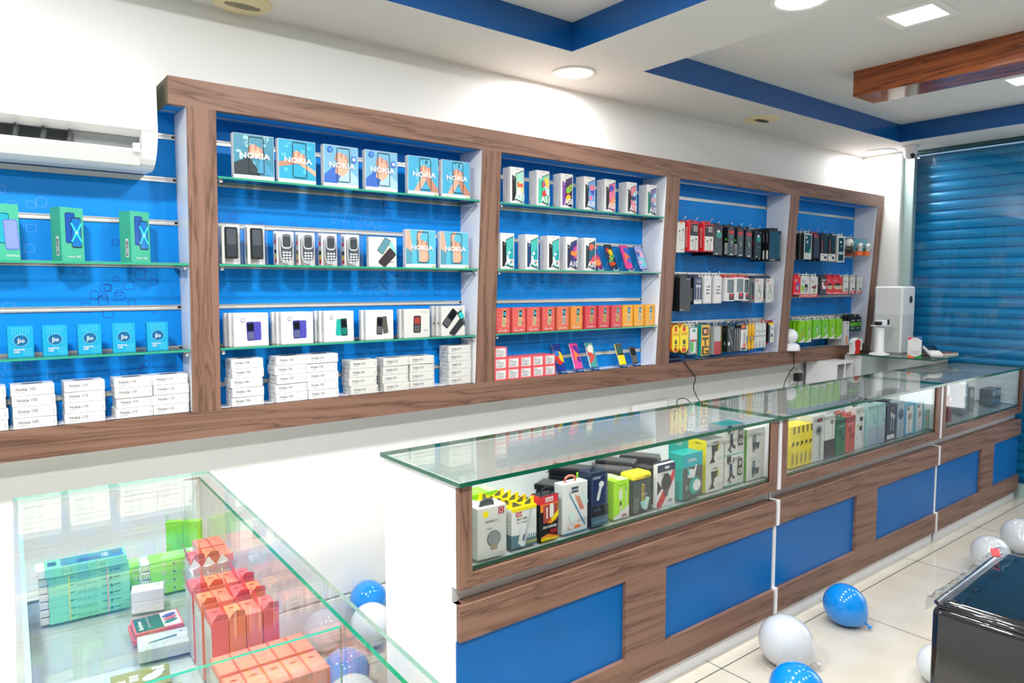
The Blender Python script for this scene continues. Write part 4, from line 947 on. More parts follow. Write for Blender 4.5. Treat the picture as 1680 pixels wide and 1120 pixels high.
def d_dome(f, w, h): f.ell(w/2, h*.4, w*.4, h*.35, mat('#33373a', .3), 16); f.ell(w/2, h*.3, w*.42, h*.28, mat('#e8a818', .3), 16)
hang('accessory_pack', 3.146, 1.335, -.10, .185, pk(.075, .09, .03, mat('#f0b418', .35), None, tab=0, design=d_dome), 2, .03, 'small amber pack with a dark round shape', gC2)
def d_sr(f, w, h): f.rect(0, 0, w, h*.47, mat('#a81c24', .35))
hang('accessory_pack', 3.188, 1.33, -.155, .185, pk(.07, .185, .05, mat('#a8a9a8', .25), mat('#a8a9a8', .3), tab=.01, design=d_sr), 1, .05, 'silver and dark red box', gC2)
hang('accessory_pack', 3.27, 1.33, -.115, .185, pk(.05, .185, .06, mat('#7a6e30', .4), mat('#6a5f28', .4), tab=0), 1, .05, 'narrow olive box behind the silver and red one', gC2)
def d_pen(f, w, h): f.rr(w*.4, h*.6, w*.06, h*.65, .001, mat('#9aa0a0', .3), .45); f.rr(w*.6, h*.4, w*.06, h*.6, .001, mat('#9aa0a0', .3), .45); f.rect(w*.3, h*.85, w*.7, h*.95, mat('#2a6a50', .4)); f.ell(w*.2, h*.32, w*.16, w*.2, PW, 10)
hang('accessory_pack', 3.335, 1.33, -.155, .185, pk(.07, .178, .02, mat('#1c2624', .35), None, tab=.0, design=d_pen), 3, .03, 'black card picturing two slim grey pens', gC2)
def d_strip(f, w, h): f.rect(w*.3, h*.05, w*.55, h*.95, PW2)
for i, x in enumerate((3.384, 3.408, 3.432)):
    hang('accessory_pack', x, 1.315, -.157, .185, pk(.018, .165, .012, BLK, None, tab=.0, design=d_strip), 1, .02, 'slim black and white stylus strip, %s of three' % ['left', 'middle', 'right'][i], gC2)
def d_oh(f, w, h): f.rect(0, h*.8, w, h, BLK); f.rect(w*.15, h*.84, w*.8, h*.98, ORG); f.rect(w*.05, h*.55, w*.5, h*.78, PW); f.rr(w*.7, h*.5, w*.1, h*.4, .002, INK); f.rect(w*.5, h*.12, w*.95, h*.28, ORG); f.rect(w*.1, h*.03, w*.95, h*.1, BLK)
hang('accessory_pack', 3.478, 1.335, -.157, .185, pk(.062, .18, .02, PW, BLK, tab=.0, design=d_oh), 2, .03, 'white card with a black header and orange label', gC2)
def mk_tube(c1, c2, w=.03, h=.19):
    def g():
        b = B(); b.lathe([(.001, -.008), (w*.3, -.012), (w*.42, -.03), (w*.42, -h*.45), (w*.3, -h*.5), (w*.3, -h*.85), (w*.42, -h*.9), (w*.25, -h)][::-1], c1, 12, (0, w*.45, 0)); f = front(b, -w*.3, w*.02, -h*.62); f.rect(w*.1, 0, w*.5, h*.15, c2)
        b.box(-.004, .004, w*.4, w*.4+.001, -.01, .012, c1); return b.obj('accessory_pack')
    return g
hang('accessory_pack', 3.528, 1.33, -.157, .185, mk_tube(PW2, GRY, .036), 1, .02, 'white slim cable bundle', gC2)
YC = mat('#e8b020', .3)
hang('accessory_pack', 3.566, 1.335, -.157, .185, mk_tube(YC, GRY, .036), 1, .02, 'yellow tube-shaped pack, left of the pair', gC2)
hang('accessory_pack', 3.606, 1.335, -.157, .185, mk_tube(YC, GRY, .036), 1, .02, 'yellow tube-shaped pack, right of the pair', gC2)
def d_wc(f, w, h): f.rr(w*.5, h*.68, w*.1, w*1.1, .002, INK, 1.9); f.rr(w*.5, h*.48, w*.1, w*1.1, .002, INK, 1.8); f.rect(w*.2, h*.03, w*.4, h*.25, INKG)
for i, x in enumerate((3.645, 3.687, 3.733)):
    hang('accessory_pack', x, 1.335, -.157, .185, pk(.04, .172, .02, mat('#d5d8d3', .35), None, tab=.012, design=d_wc), 2, .05, 'narrow white curved-cable pack, %s of three' % ['left', 'middle', 'right'][i], gC2)
def d_last(f, w, h): f.rect(0, h*.9, w, h, YEL); f.rect(0, 0, w*.3, h*.9, mat('#303336', .3)); f.ell(w*.65, h*.7, w*.12, w*.14, INKG, 10); f.ell(w*.6, h*.35, w*.2, w*.2, mat('#5a5f62', .3), 10); f.ell(w*.7, h*.15, w*.1, w*.1, YEL, 10)
hang('accessory_pack', 3.818, 1.335, -.157, .185, pk(.07, .14, .028, PW, BLK, tabm=RED, design=d_last, tw=1), 1, .02, 'white and black pack with a yellow stripe', gC2)
hang('accessory_pack', 3.792, 1.337, -.120, .185, pk(.10, .16, .02, RED, None, tabm=RED), 1, .02, 'bright red card behind the yellow-striped pack', gC2, hooklab='bright red card at the end of the row')
b = B(); b.T = Matrix.Translation((2.80, -.075, Z0)) @ Matrix.Rotation(radians(4), 4, 'Z'); b.box(-.075, .075, -.045, .045, 0, .006, mat('#0c1c44', .3), .002); b.box(-.07, .07, -.035, .045, .006, .03, mat('#10265a', .3), .006)
tag(b.obj('dark_blue_box'), 'flat dark blue case lying on the base board by the fourth post', 'case')

gD = 'accessory packs hanging in the top row of the fifth bay'
def d_g1(f, w, h): f.rect(w*.1, h*.2, w*.8, h*.85, mat('#5f8088', .3)); f.rect(0, 0, w, h*.06, PW)
hang('accessory_pack', 4.115, 1.985, -.13, .2, pk(.07, .185, .03, mat('#b9c4c2', .35), None, tab=.012, design=d_g1), 3, .032, 'pale grey pack beside the fifth post', gD)
def d_g2(f, w, h): f.rect(w*.1, h*.26, w*.92, h*.95, mat('#274a54', .2)); f.ell(w*.3, h*.85, w*.1, h*.04, PW, 10); f.ell(w*.4, h*.68, w*.1, h*.06, mat('#c8c8c0', .3), 12); f.rect(w*.68, h*.28, w*.85, h*.4, mat('#34c08a', .3))
hang('accessory_pack', 4.225, 1.985, -.187, .2, pk(.108, .19, .03, mat('#b9bebb', .3), BLK, tab=.014, design=d_g2), 4, .034, 'silver-grey case pack with a green tab', gD)
def d_g3(f, w, h): f.rect(w*.05, h*.86, w*.7, h*.97, mat('#a83038', .3)); f.rect(w*.1, h*.03, w*.95, h*.84, mat('#3a3d46', .2))
hang('accessory_pack', 4.348, 1.985, -.187, .2, pk(.092, .18, .045, mat('#2c2228', .35), None, tabm=mat('#a0242a', .4), design=d_g3, tw=.8), 3, .047, 'dark grey pack with a red top', gD)
def d_g4(f, w, h): f.rect(0, 0, w, h*.28, PW2); f.rect(w*.55, h*.08, w*.85, h*.18, BLK); f.bars(w*.1, h*.2, w*.45, h*.03, INK, 6); f.rect(w*.16, h*.3, w*.26, h*.82, mat('#a8523a', .4)); f.rect(w*.4, h*.4, w*.95, h*.95, mat('#26302f', .2))
for i, x in enumerate((4.458, 4.577)):
    hang('accessory_pack', x, 1.985, -.187, .2, pk(.106, .195, .04, mat('#1d2124', .3), None, tabm=BLK, design=d_g4, tw=.5), 3, .042, 'black orange-lined pack with white foot, %s' % ('left' if i == 0 else 'right'), gD)
def d_g5(f, w, h): f.rr(w/2, h*.5, w*.7, h*.9, .008, mat('#1d3840', .2)); f.ell(w*.45, h*.78, w*.14, h*.04, PW, 12); f.rect(w*.2, h*.3, w*.78, h*.4, mat('#b0bab8', .3)); f.rect(w*.4, h*.6, w*.65, h*.62, PW)
hang('accessory_pack', 4.717, 1.985, -.187, .2, pk(.11, .2, .03, PW2, None, tab=.02, design=d_g5), 3, .034, 'white-framed case pack, tallest of the row', gD)
def mk_round():
    b = B(); b.box(-.055, .055, .01, .012, -.115, .0, PLAST); b.lathe([(.001, -.03), (.03, -.025), (.036, -.01), (.036, .01)], mat('#26292b', .2), 20, (.0, .0, -.09), ax=1); b.lathe([(.001, -.02), (.03, -.018), (.034, .0), (.03, .012)], PW2, 18, (-.01, .0, -.042), ax=1); f = front(b, -.03, -.0205, -.06); f.rect(.012, .005, .035, .02, INKG)
    b.box(-.01, .01, .01, .0115, 0, .015, PLAST); return b.obj('accessory_pack')
hang('accessory_pack', 4.85, 1.972, -.187, .2, mk_round, 2, .06, 'clear blister with a dark round camera and white mount', gD)
def mk_bulb():
    b = B(); b.box(-.045, .045, .018, .02, -.135, 0, mat('#3f9aa8', .3)); b.box(-.04, .04, -.01, .018, -.135, -.10, ORG, .002)
    b.lathe([(.001, -.035), (.024, -.04), (.028, -.05), (.028, -.075), (.02, -.082), (.016, -.1), (.001, -.1)][::-1], mat('#cfd2d2', .2, .5), 16, (.005, .0, 0)); b.box(-.02, -.005, -.012, -.002, -.098, -.082, PW); b.box(.01, .025, -.012, -.002, -.098, -.082, PW)
    b.box(-.012, .012, .018, .0195, 0, .012, mat('#c99080', .4)); return b.obj('accessory_pack')
for i, x in enumerate((4.998, 5.13)):
    hang('accessory_pack', x, 1.972, -.192, .2, mk_bulb, 3, .058, 'blister with silver plug, %s of two hooks' % ('left' if i == 0 else 'right'), gD)
gE = 'memory packs hanging in the middle row of the fifth bay'
def sand(bgm, strip, pic, hgt=.08):
    def d(f, w, h):
        f.rect(0, 0, w, h*.16, RED); f.text('SanDisk', w*.5, h*.045, h*.085, PW, .02, w=w*.8, al='c')
        pic(f, w, h)
        for i in range(2): f.bars(w*.1, h*(.8-i*.08), w*.45, h*.035, PW if bgm is RED else INKG, 6)
    return d
def p_card(c): return lambda f, w, h: (f.rr(w*.6, h*.45, w*.35, h*.38, .004, c, -.3), f.rr(w*.55, h*.38, w*.22, h*.18, .003, PW, -.1), f.rr(w*.55, h*.38, w*.1, h*.09, .001, INK))
def p_lime(f, w, h): f.poly([(w*.03, h*.3), (w*.2, h*.22), (w*.4, h*.55), (w*.08, h*.6)], LIME); p_card(BLK)(f, w, h)
def p_photo(f, w, h): f.poly([(w*.1, h*.5), (w*.8, h*.6), (w*.75, h*.42), (w*.4, h*.4)], mat('#7a2a28', .4)); f.rr(w*.55, h*.3, w*.3, h*.14, .003, mat('#9aa070', .4), .3)
def p_key(f, w, h): f.poly([(w*.05, h*.45), (w*.5, h*.62), (w*.98, h*.5), (w*.98, h*.3), (w*.4, h*.28)], mat('#c8b48a', .4)); f.poly([(w*.05, h*.5), (w*.55, h*.66), (w, h*.52), (w*.6, h*.5)], BLK); f.rr(w*.6, h*.4, w*.3, h*.07, .003, mat('#9fb8c8', .3), -.1)
def p_stick(f, w, h): f.rect(0, 0, w, h, mat('#3b4146', .3)); f.ell(w*.5, h*.5, w*.35, h*.25, mat('#b8402a', .4), 14); f.rr(w*.4, h*.5, w*.22, h*.4, .004, PW, .3); f.rect(w*.2, h*.78, w*.8, h*.84, PW); f.ell(w*.7, h*.38, w*.22, h*.1, PW, 10)
def p_mini(f, w, h): f.rr(w*.6, h*.28, w*.4, h*.14, .004, mat('#4f5658', .3)); f.rect(w*.2, h*.7, w*.6, h*.72, INKG)
rows_ = [(4.119, .09, .135, RED, p_card(mat('#2a5aa8', .3)), 'red card picturing a blue memory card'), (4.23, .12, .155, PW2, p_lime, 'white card with a lime and black memory card'), (4.355, .11, .155, PW2, p_photo, 'white card with a dark red picture'),
         (4.495, .088, .132, None, p_stick, 'dark grey card picturing a white stick'), (4.585, .08, .135, RED, p_key, 'narrow red card picturing a key drive'), (4.707, .155, .135, RED, p_key, 'wide red card picturing a key drive'),
         (4.845, .077, .135, PW2, p_mini, 'narrow white grey-drive card, left of three'), (4.956, .07, .132, PW2, p_mini, 'narrow white grey-drive card, middle of three'), (5.075, .08, .134, PW2, p_mini, 'narrow white grey-drive card, right of three')]
for x, w_, h_, m_, pic, lab in rows_:
    hang('memory_pack', x, 1.668, -.172, .185, pk(w_, h_, .012, m_ or mat('#3b4146', .3), None, tab=.008, design=sand(m_, None, pic)) if m_ else pk(w_, h_, .012, mat('#3b4146', .3), None, tab=.008, design=pic), 3, .03, lab, gE, 'memory pack')
gF = 'lime packs hanging in the bottom row of the fifth bay'
def d_lime(i):
    def d(f, w, h):
        f.poly([(0, 0), (w, 0), (w, h*.25), (w*.35, h*.08), (0, h*.06)], PW); f.rect(w*.65, h*.04, w*.95, h*.06, RED)
        if i == 1:
            for q, c in enumerate((TEAL, mat('#d06a30', .4), RED, INKG)): f.rr(w*.5, h*(.62-q*.13), w*.75, h*.03, .001, c, .6)
        elif i == 6: 
            for q in range(4): f.rect(w*(.6+q*.07), h*.5, w*(.62+q*.07), h*.8, mat('#5a9a20', .4))
        else: f.rr(w*.5, h*.45, w*.16, h*.3, .003, mat('#c8d0c8', .3)); f.rect(w*.44, h*.6, w*.56, h*.68, INK); f.rr(w*.8, h*.5, w*.06, h*.4, .001, mat('#d8dcd8', .3))
    return d
for i, (x, w_, zt_, h_) in enumerate([(4.135, .08, 1.338, .15), (4.238, .078, 1.337, .165), (4.33, .086, 1.335, .165), (4.449, .12, 1.337, .148), (4.573, .104, 1.337, .148), (4.683, .089, 1.335, .155), (4.792, .096, 1.335, .16)]):
    hang('accessory_pack', x, zt_, -.157 if i else -.05, .185, pk(w_-.008, h_, .024, mat('#84cc20' if i not in (3, 4) else '#70c42c', .35), None, tab=.01, tabm=PW, design=d_lime(i)), 3 if i else 1, .034, 'lime cable pack, %s of seven' % nth(i, 7), gF)
def d_sl(f, w, h): f.rr(w*.55, h*.22, w*.22, h*.36, .004, ORG, .1); f.ell(w*.6, h*.93, w*.14, h*.03, BLK, 10); f.rect(w*.7, h*.5, w*.78, h*.68, INKG)
for i in range(5):
    b = B(); b.box(-.046, .046, 0, .02, 0, .195, mat('#d2d3d2', .35), .001)
    if i == 0: d_sl(front(b, -.046, 0, 0), .092, .195)
    tag(b.obj('slim_white_carton', None, (4.925-.008*i, -.15+i*.024, Z0)), 'tall slim white box standing on the base board, %s' % ['front one with an orange print', 'second from the front', 'third from the front', 'fourth from the front', 'rearmost of five'][i], 'carton', 'slim white boxes standing in the fifth bay')
def d_dk(f, w, h): f.rect(0, h*.35, w, h*.62, mat('#58b024', .4)); f.rect(0, 0, w, h*.35, mat('#1c4a50', .35)); f.rect(w*.2, h*.72, w*.8, h*.78, PW2); f.rect(w*.2, h*.2, w*.7, h*.24, PW2)
for i, x in enumerate((5.012, 5.103)):
    hang('accessory_pack', x, 1.345, -.157, .185, pk(.088, .12, .025, mat('#1b2222', .35), None, tab=.006, design=d_dk), 3, .035, 'black, lime and teal card, %s of the pair' % ('left' if i == 0 else 'right'), gF)
t = empty('indoor_camera', (4.140, -.118, Z0), 'round white indoor camera with its lens turned away, at the foot of the fifth bay', 'camera')
b = B(); b.lathe([(.072, 0), (.072, .008), (.066, .04), (.05, .052), (.03, .056)], WHITE, 28); b.obj('base', t)
b = B(); b.lathe([(.0005, .05)]+[(.056*sin(a), .107-.056*cos(a)) for a in [pi*i/14 for i in range(2, 14)]]+[(.0005, .163)], WHITE, 28); b.obj('camera_head', t)
b = B(); b.lathe([(.02, .0), (.018, .004)], BLK, 16, (0, .052, .107), ax=1); b.obj('lens', t)

# ================================================================= NEAREST COUNTER CONTENTS
DZ = .7165
def put(b, name, loc, rz, label, cat, grp=None):
    o = b.obj(name, None, loc); o.rotation_euler = (0, 0, rz); return tag(o, label, cat, grp)
def cx(w, d, h, m, fm=None): return box0(w, d, h, m, .001, fm)
YF = -1.205
def hangloop(b, x, y, z, w, m, t=.0025, r=.0028):
    b.tube(sm([(x-w/2, y, z), (x-w*.42, y, z+w*.3), (x-w*.15, y, z+w*.42), (x+w*.15, y, z+w*.42), (x+w*.42, y, z+w*.3), (x+w/2, y, z)], 4), r, m, 6)
CA = 'boxed accessories along the front of the nearest counter'
# A: white box with round window
w, d, h = .112, .075, .168; b = cx(w, d, h, PW2); f = front(b, -w/2, -d/2, 0)
f.rect(.022, h-.032, .042, h-.012, YEL); f.rect(w-.032, h-.028, w-.01, h-.006, mat('#b02040', .4)); f.ring(w-.021, h-.017, .012, .014, .002, .0015, PW); scribble(f, .03, h-.045, .05, .0012, INKG); scribble(f, .03, h-.07, .03, .001, INKG, 2)
f.ell(.062, .063, .026, .026, INK, 20); f.ell(.062, .063, .0245, .0245, mat('#8a8f90', .3), 20); f.rect(.049, .028, .075, .045, mat('#9a8f78', .4)); f.text('MODEL', w-.03, .012, .003, INK)
hangloop(b, -.01, -.02, h, .05, mat('#4a4d52', .4), r=.004); b.box(-.033, .013, -.0215, -.0185, h, h+.018, mat('#4a4d52', .4), .001)
put(b, 'white_boxed_holder', (.545, -1.186+d/2-.03, DZ), radians(-3), 'tall white box with a round cut-out window and a grey hang loop', 'box', CA)
# B: five car charger boxes with yellow saw-tooth tops
def mkB():
    w, d, h = .108, .032, .132; b = cx(w, d, h, PW); f = front(b, -w/2, -d/2, 0); f.clip = (0, w, 0, h)
    f.poly([(0, 0), (w, 0), (w, .036), (0, .045)], mat('#5c7f8c', .4)); f.rect(0, h-.008, w, h, YEL); f.rect(.018, h-.026, .044, h-.011, mat('#c82a36', .4)); f.text('NDF', .022, h-.023, .009, PW, .02)
    f.text('4in1 USB', .02, h-.039, .009, INK, .01); f.text('Car Charger', .02, h-.05, .007, INK)
    f.rr(.038, .035, .016, .05, .005, mat('#d8dcdc', .3), -.25); f.poly([(.045, 0), (.055, 0), (.088, h-.01), (.078, h-.01)], mat('#b8bebe', .3)); f.ell(.045, .012, .012, .01, mat('#e4e6e6', .3), 14)
    for i in range(4): f.rr(.068+i*.009, .042, .004, .03, .001, mat('#f2f4f4', .3)); f.poly([(.07+i*.009, .05), (.072+i*.009, .05), (.092+i*.003, .1), (.0905+i*.003, .1)], mat('#d0d4d4', .3))
    f.text('LEADING', .06, .01, .008, YEL, .02); f.clip = None
    F_ = left(b, -w/2, d/2, 0); F_.rect(0, 0, d, .045, mat('#4f707c', .4)); F_.bars(.005, .05, .004, .07, INK, 6, True)
    # scalloped yellow/grey fold-up flap
    b.box(-w/2, w/2, -d/2, d/2, h, h+.003, YEL); DGR = mat('#5a5f50', .4)
    n = 16; pts = [(-w/2, h+.003)]+[(-w/2+w*i/n, h+.008+.020*abs(cos(pi*i/n))**1.6) for i in range(n+1)]+[(w/2, h+.003)]
    b.prism(pts[::-1], (-.001, .001), YEL, ax=1, cap=YEL); f = F(b, (0, -.0012, 0), (1, 0, 0), (0, 0, 1)); f.poly([(-w*.36, h+.004)]+[(-w*.36+w*.72*i/8, h+.006+.016*abs(cos(pi*i/8))**1.6) for i in range(9)]+[(w*.36, h+.004)], DGR); f.ell(.008, h+.008, .006, .006, YEL, 12)
    return b.obj('car_charger_box')
KX = Kind(mkB)
for i in range(5): KX.put((.688-.006*i, YF+.02+i*.0345, DZ), 0, 'white charger box with yellow scalloped flap, %s' % ['frontmost of five', 'second from the front', 'third from the front', 'fourth from the front', 'rearmost of five'][i], 'charger boxes with yellow flaps in the nearest counter', 'box', 'car_charger_box')
def stripes(f, x0, y0, x1, y1, m, n=6):
    for i in range(n):
        k = f.k; a = x0+(x1-x0)*i/n; f.poly([(a, y0), (a+(x1-x0)*.5/n, y0), (a+(x1-x0)*1.1/n, y1), (a+(x1-x0)*.6/n, y1)], m); f.k = k
for i, (x, y, rz, lab) in enumerate(((.52, -1.05, 4, 'lime box behind the white round-window box'), (.66, -.975, 2, 'lime box lying behind the yellow-flap boxes'))):
    b = cx(.12, .075, .145, mat('#8fd428', .4)); f = front(b, -.06, -.0375, 0); f.rect(.04, 0, .12, .03, PW); t_ = top(b, -.06, -.0375, .145); stripes(t_, .08, 0, .118, .075, PW, 5); t_.text('CABLE', .02, .03, .01, PW)
    put(b, 'lime_box', (x, y, DZ), radians(rz), lab, 'box', 'lime boxes at the back of the nearest counter')
# C: red, black and orange box
w, d, h = .08, .05, .155; b = cx(w, d, h, BLK); f = front(b, -w/2, -d/2, 0); OR2 = mat('#f08a30', .4); RD2 = mat('#d8303c', .4)
f.rect(0, h-.03, w, h, RD2); f.poly([(0, h-.055), (w, h-.055), (w, h-.028), (0, h-.028)], OR2); f.rect(.022, h-.022, .058, h-.006, PW); f.text('LDNIO', .025, h-.018, .008, RD2, .02); f.rect(.012, .06, w-.004, h-.032, mat('#a84a40', .2)); f.rr(.05, .1, .018, .05, .006, PW); f.rr(.028, .095, .006, .04, .002, PW)
f.poly([(.03, .06), (w, .1), (w, .078), (.05, .055)], OR2); f.poly([(w, .1), (w, .078), (.055, .06), (.048, .07)], YEL); f.text('CAR CHARGER', .008, .042, .009, PW, .03, w=.064); f.rect(.04, .02, .075, .036, mat('#902028', .4)); f.poly([(0, 0), (w, 0), (w, .008), (.03, .022), (0, .014)], OR2); f.poly([(0, 0), (w, 0), (w, .003), (.02, .012), (0, .008)], YEL)
F_ = left(b, -w/2, d/2, 0); F_.rect(0, h-.03, d, h, RD2); F_.text('USB', .02, .06, .006, RD2, rot=pi/2); hangloop(b, .005, 0, h, .045, BLK)
put(b, 'car_charger_box', (.797, YF+d/2+.002, DZ), 0, 'black, red and orange charger box with a black hang loop', 'box', CA)
# D: white box, five-port charger
w, d, h = .118, .045, .178; b = cx(w, d, h, PW); f = front(b, -w/2, -d/2, 0); BL = mat('#2a80a8', .4)
f.rect(.042, h-.035, .074, h-.014, mat('#3c4a5c', .4)); f.text('LDNIO', .045, h-.028, .007, PW, .02); f.poly([(.03, .14), (.034, .142), (.108, .022), (.104, .018)], BL); f.rr(.098, .115, .026, .05, .004, mat('#c8dcd6', .3), .5); f.rr(.042, .058, .022, .04, .004, mat('#d4e4de', .3), .5); f.ell(.034, .143, .007, .006, mat('#a8b8b8', .3))
for i in range(3): f.poly([(.056+i*.008, .135-i*.003), (.060+i*.008, .135-i*.003), (.088+i*.006, .078-i*.0), (.084+i*.006, .078)], mat('#e07050', .4))
f.text('AUTO ID', .068, .034, .014, mat('#6a6e72', .4), w=.042); f.rect(.055, .016, .08, .026, ORG); f.text('5V', .084, .017, .008, mat('#d0a080', .4)); f.ell(.034, .024, .01, .01, mat('#d0a060', .4), 16); f.ell(.034, .024, .008, .008, PW, 16)
f.rect(0, 0, w, .004, BL); F_ = left(b, -w/2, d/2, 0); F_.bars(.02, .04, .004, .11, INK, 12, True); hangloop(b, -.005, 0, h, .05, mat('#f08068', .4), r=.004)
put(b, 'charger_box', (.918, YF+d/2+.0, DZ), radians(-2), 'large white charger box with a blue diagonal line and coral loop', 'box', CA)
# E: navy box
w, d, h = .085, .07, .198; b = cx(w, d, h, mat('#1c2b44', .35)); f = front(b, -w/2, -d/2, 0); f.rect(.004, .075, w-.004, h-.01, mat('#172a5a', .25)); f.ring(w/2, .13, w-.01, h-.09, .003, .001, mat('#6a86b0', .4)); f.text('LDNIO', .01, h-.024, .009, mat('#d0d8e0', .4), .01)
f.rr(.04, .12, .014, .055, .005, mat('#d0d4d6', .2), -.3); f.ell(.05, .152, .013, .012, mat('#dfe2e4', .2)); f.rect(0, .035, w, .075, mat('#14181f', .35)); f.text('2USB', .01, .055, .012, mat('#5a7088', .4)); f.rect(0, 0, w, .035, mat('#46687c', .3)); f.text('CHARGER', .01, .01, .012, mat('#8ca8b4', .4), w=.06)
b.tube([(-.02, -.01, h), (.0, 0, h+.028)], .0025, BLK, 6); b.tube([(.0, 0, h+.001), (.03, .01, h+.022)], .0025, BLK, 6)
put(b, 'charger_box', (1.036, YF+d/2-.003, DZ), 0, 'dark navy box picturing a silver car charger', 'box', CA)
# F: lime
w, d, h = .083, .045, .146; b = cx(w, d, h, mat('#a4e000', .4)); f = front(b, -w/2, -d/2, 0); f.poly([(0, 0), (w, 0), (w, .045), (0, .008)], PW); f.text('MOBILE CHARGER', .02, h-.022, .006, mat('#50801a', .4), w=.045); f.rr(.036, .092, .018, .042, .008, mat('#d4dcc8', .3)); f.rr(.036, .055, .01, .018, .002, INK); f.rr(.036, .036, .007, .03, .002, PW); f.rr(.064, .075, .004, .07, .001, PW); f.rr(.064, .11, .007, .014, .002, INKG); f.bars(.042, .005, .03, .01, mat('#c03a50', .4), 6)
t_ = top(b, -w/2, -d/2, h); stripes(t_, .03, 0, .08, d, PW, 5); F_ = left(b, -w/2, d/2, 0)
for i in range(5): F_.ring(d/2, .03+i*.024, .012, .012, .006, .001, mat('#6aa010', .4))
Kf = Kind(lambda bb=b: bb.obj('lime_box'))
for i in range(4): Kf.put((1.158-.006*i, YF+d/2+.002+i*.047, DZ), 0, 'bright lime cable box, %s' % ['frontmost of four in the nearest counter', 'second of four in the nearest counter', 'third of four in the nearest counter', 'rearmost of four in the nearest counter'][i], 'lime cable boxes in the nearest counter', 'box', 'lime_box')
# G: clear box yellow top
t = empty('cable_box', (1.278, YF+.04, DZ), 'clear box with a yellow cap and yellow looped cable', 'box', CA)
b = B(); b.box(-.052, .052, -.035, .035, 0, .125, mat('#3a4648', .15)); f = front(b, -.052, -.035, 0); f.ring(.055, .075, .014, .07, .006, .003, YEL); f.poly([(.04, .04), (.075, .045), (.085, .02), (.05, .012)], mat('#8ec8c0', .3)); f.rr(.075, .03, .022, .05, .003, mat('#b8d8d0', .3), -.3); f.text('CABLE', .05, .065, .007, PW); stripes(f, .0, 0.0, .03, .06, INKG, 6); f.ring(.088, .115, .016, .018, .001, .001, INKG); b.obj('clear_body', t)
b = B(); b.box(-.054, .054, -.037, .037, .125, .152, YEL, .008); f = front(b, -.054, -.037, .125); f.text('AWEI', .062, .008, .009, INK, .02); b.obj('cap', t)
b = cx(.05, .07, .15, BLK); put(b, 'black_box', (1.375, -1.13, DZ), 0, 'narrow plain black box behind the white and red one', 'box')
# H: white/red box with a round black window
w, d, h = .112, .02, .170; b = cx(w, d, h, PW); f = front(b, -w/2, -d/2, 0); RH = mat('#c8282c', .4)
f.poly([(0, .0), (w*.0, .018), (w, .15), (w, .11), (.03, 0)], RH); f.poly([(0, .05), (.03, .075), (0, .11)], BLK); f.poly([(.05, 0), (w, 0), (w, .09), (.06, .02)], PW); f.rect(0, h-.03, w, h, NAVY); f.rr(.06, h-.015, .03, .01, .005, PW); f.text('LUMINAL', .032, h-.044, .007, INK, .02); f.ell(.056, .095, .031, .034, BLK, 24); f.ell(.056, .095, .028, .031, mat('#2a2d30', .15), 24); f.poly([(.04, .07), (.07, .07), (.064, .04), (.048, .04)], mat('#44484c', .3)); f.bars(.07, .012, .022, .014, INK, 9); f.text('CAR', .02, .006, .006, PW)
b.box(-w/2, w/2, d/2-.0015, d/2, h, h+.008, NAVY); put(b, 'charger_box', (1.41, YF+d/2-.001, DZ), radians(2), 'white and red box with a black disc and navy header', 'box', CA)
# I: teal box
w, d, h = .128, .075, .188; b = cx(w, d, h, TEAL); f = front(b, -w/2, -d/2, 0); f.rect(0, 0, w, h-.055, mat('#4d5654', .3)); f.rect(0, h-.055, w, h, mat('#12a5b0', .4)); f.text('LUMINAL', .03, h-.033, .013, PW, .02, w=.06)
f.rr(.056, .105, .05, .036, .012, mat('#d4ddd8', .3), -.1); f.rr(.034, .118, .01, .04, .004, TEAL, .2); f.rr(.08, .122, .01, .036, .004, PW, -.3); f.ell(.076, .052, .036, .036, TEAL, 22); f.ell(.09, .052, .026, .024, mat('#dfe3e1', .3), 22); f.rect(.014, .04, .034, .06, mat('#7f8a86', .3)); f.text('MOUNT', .01, .01, .006, TEAL)
b.box(-w/2, w/2, d/2-.0015, d/2, h, h+.045, TEAL); f = front(b, -w/2, d/2-.0015, h); f.rr(.07, .025, .034, .012, .006, mat('#a8b8b4', .3))
put(b, 'phone_holder_box', (1.575, YF+d/2-.003, DZ), 0, 'large teal box with a tall hang tab and white holder picture', 'box', CA)
# J: 2 yellow/white boxes stacked
def mkJ():
    w, d, h = .122, .095, .112; b = box0(w, d, h, PW2, 0, [PW2, mat('#4a4d4c', .35), PW2, PW2, YEL, PW2]); f = front(b, -w/2, -d/2, 0); f.text('LUMINAL', .04, h-.018, .008, INK, .02, w=.045)
    f.poly([(.035, .088), (.06, .085), (.085, .092), (.088, .065), (.06, .055), (.052, .03), (.062, .012), (.022, .01), (.04, .035), (.038, .06)], BLK); f.rr(.083, .08, .012, .028, .004, YEL, -.1); f.ell(.082, .08, .003, .011, BLK, 10); f.text('QI WIRELESS', .078, .022, .007, INKG, w=.034)
    F_ = left(b, -w/2, d/2, 0); F_.text('LUMINAL', .03, h-.02, .007, INK, .02, w=.04); F_.bars(.068, .02, .006, .05, INK, 8, True)
    return b.obj('phone_holder_box')
Kj = Kind(mkJ)
for i in range(2): Kj.put((1.735, YF+.052, DZ+i*.1125), 0, 'white and yellow holder box, %s of the stacked pair' % ('lower' if i == 0 else 'upper'), 'stacked yellow and white holder boxes', 'box', 'phone_holder_box')
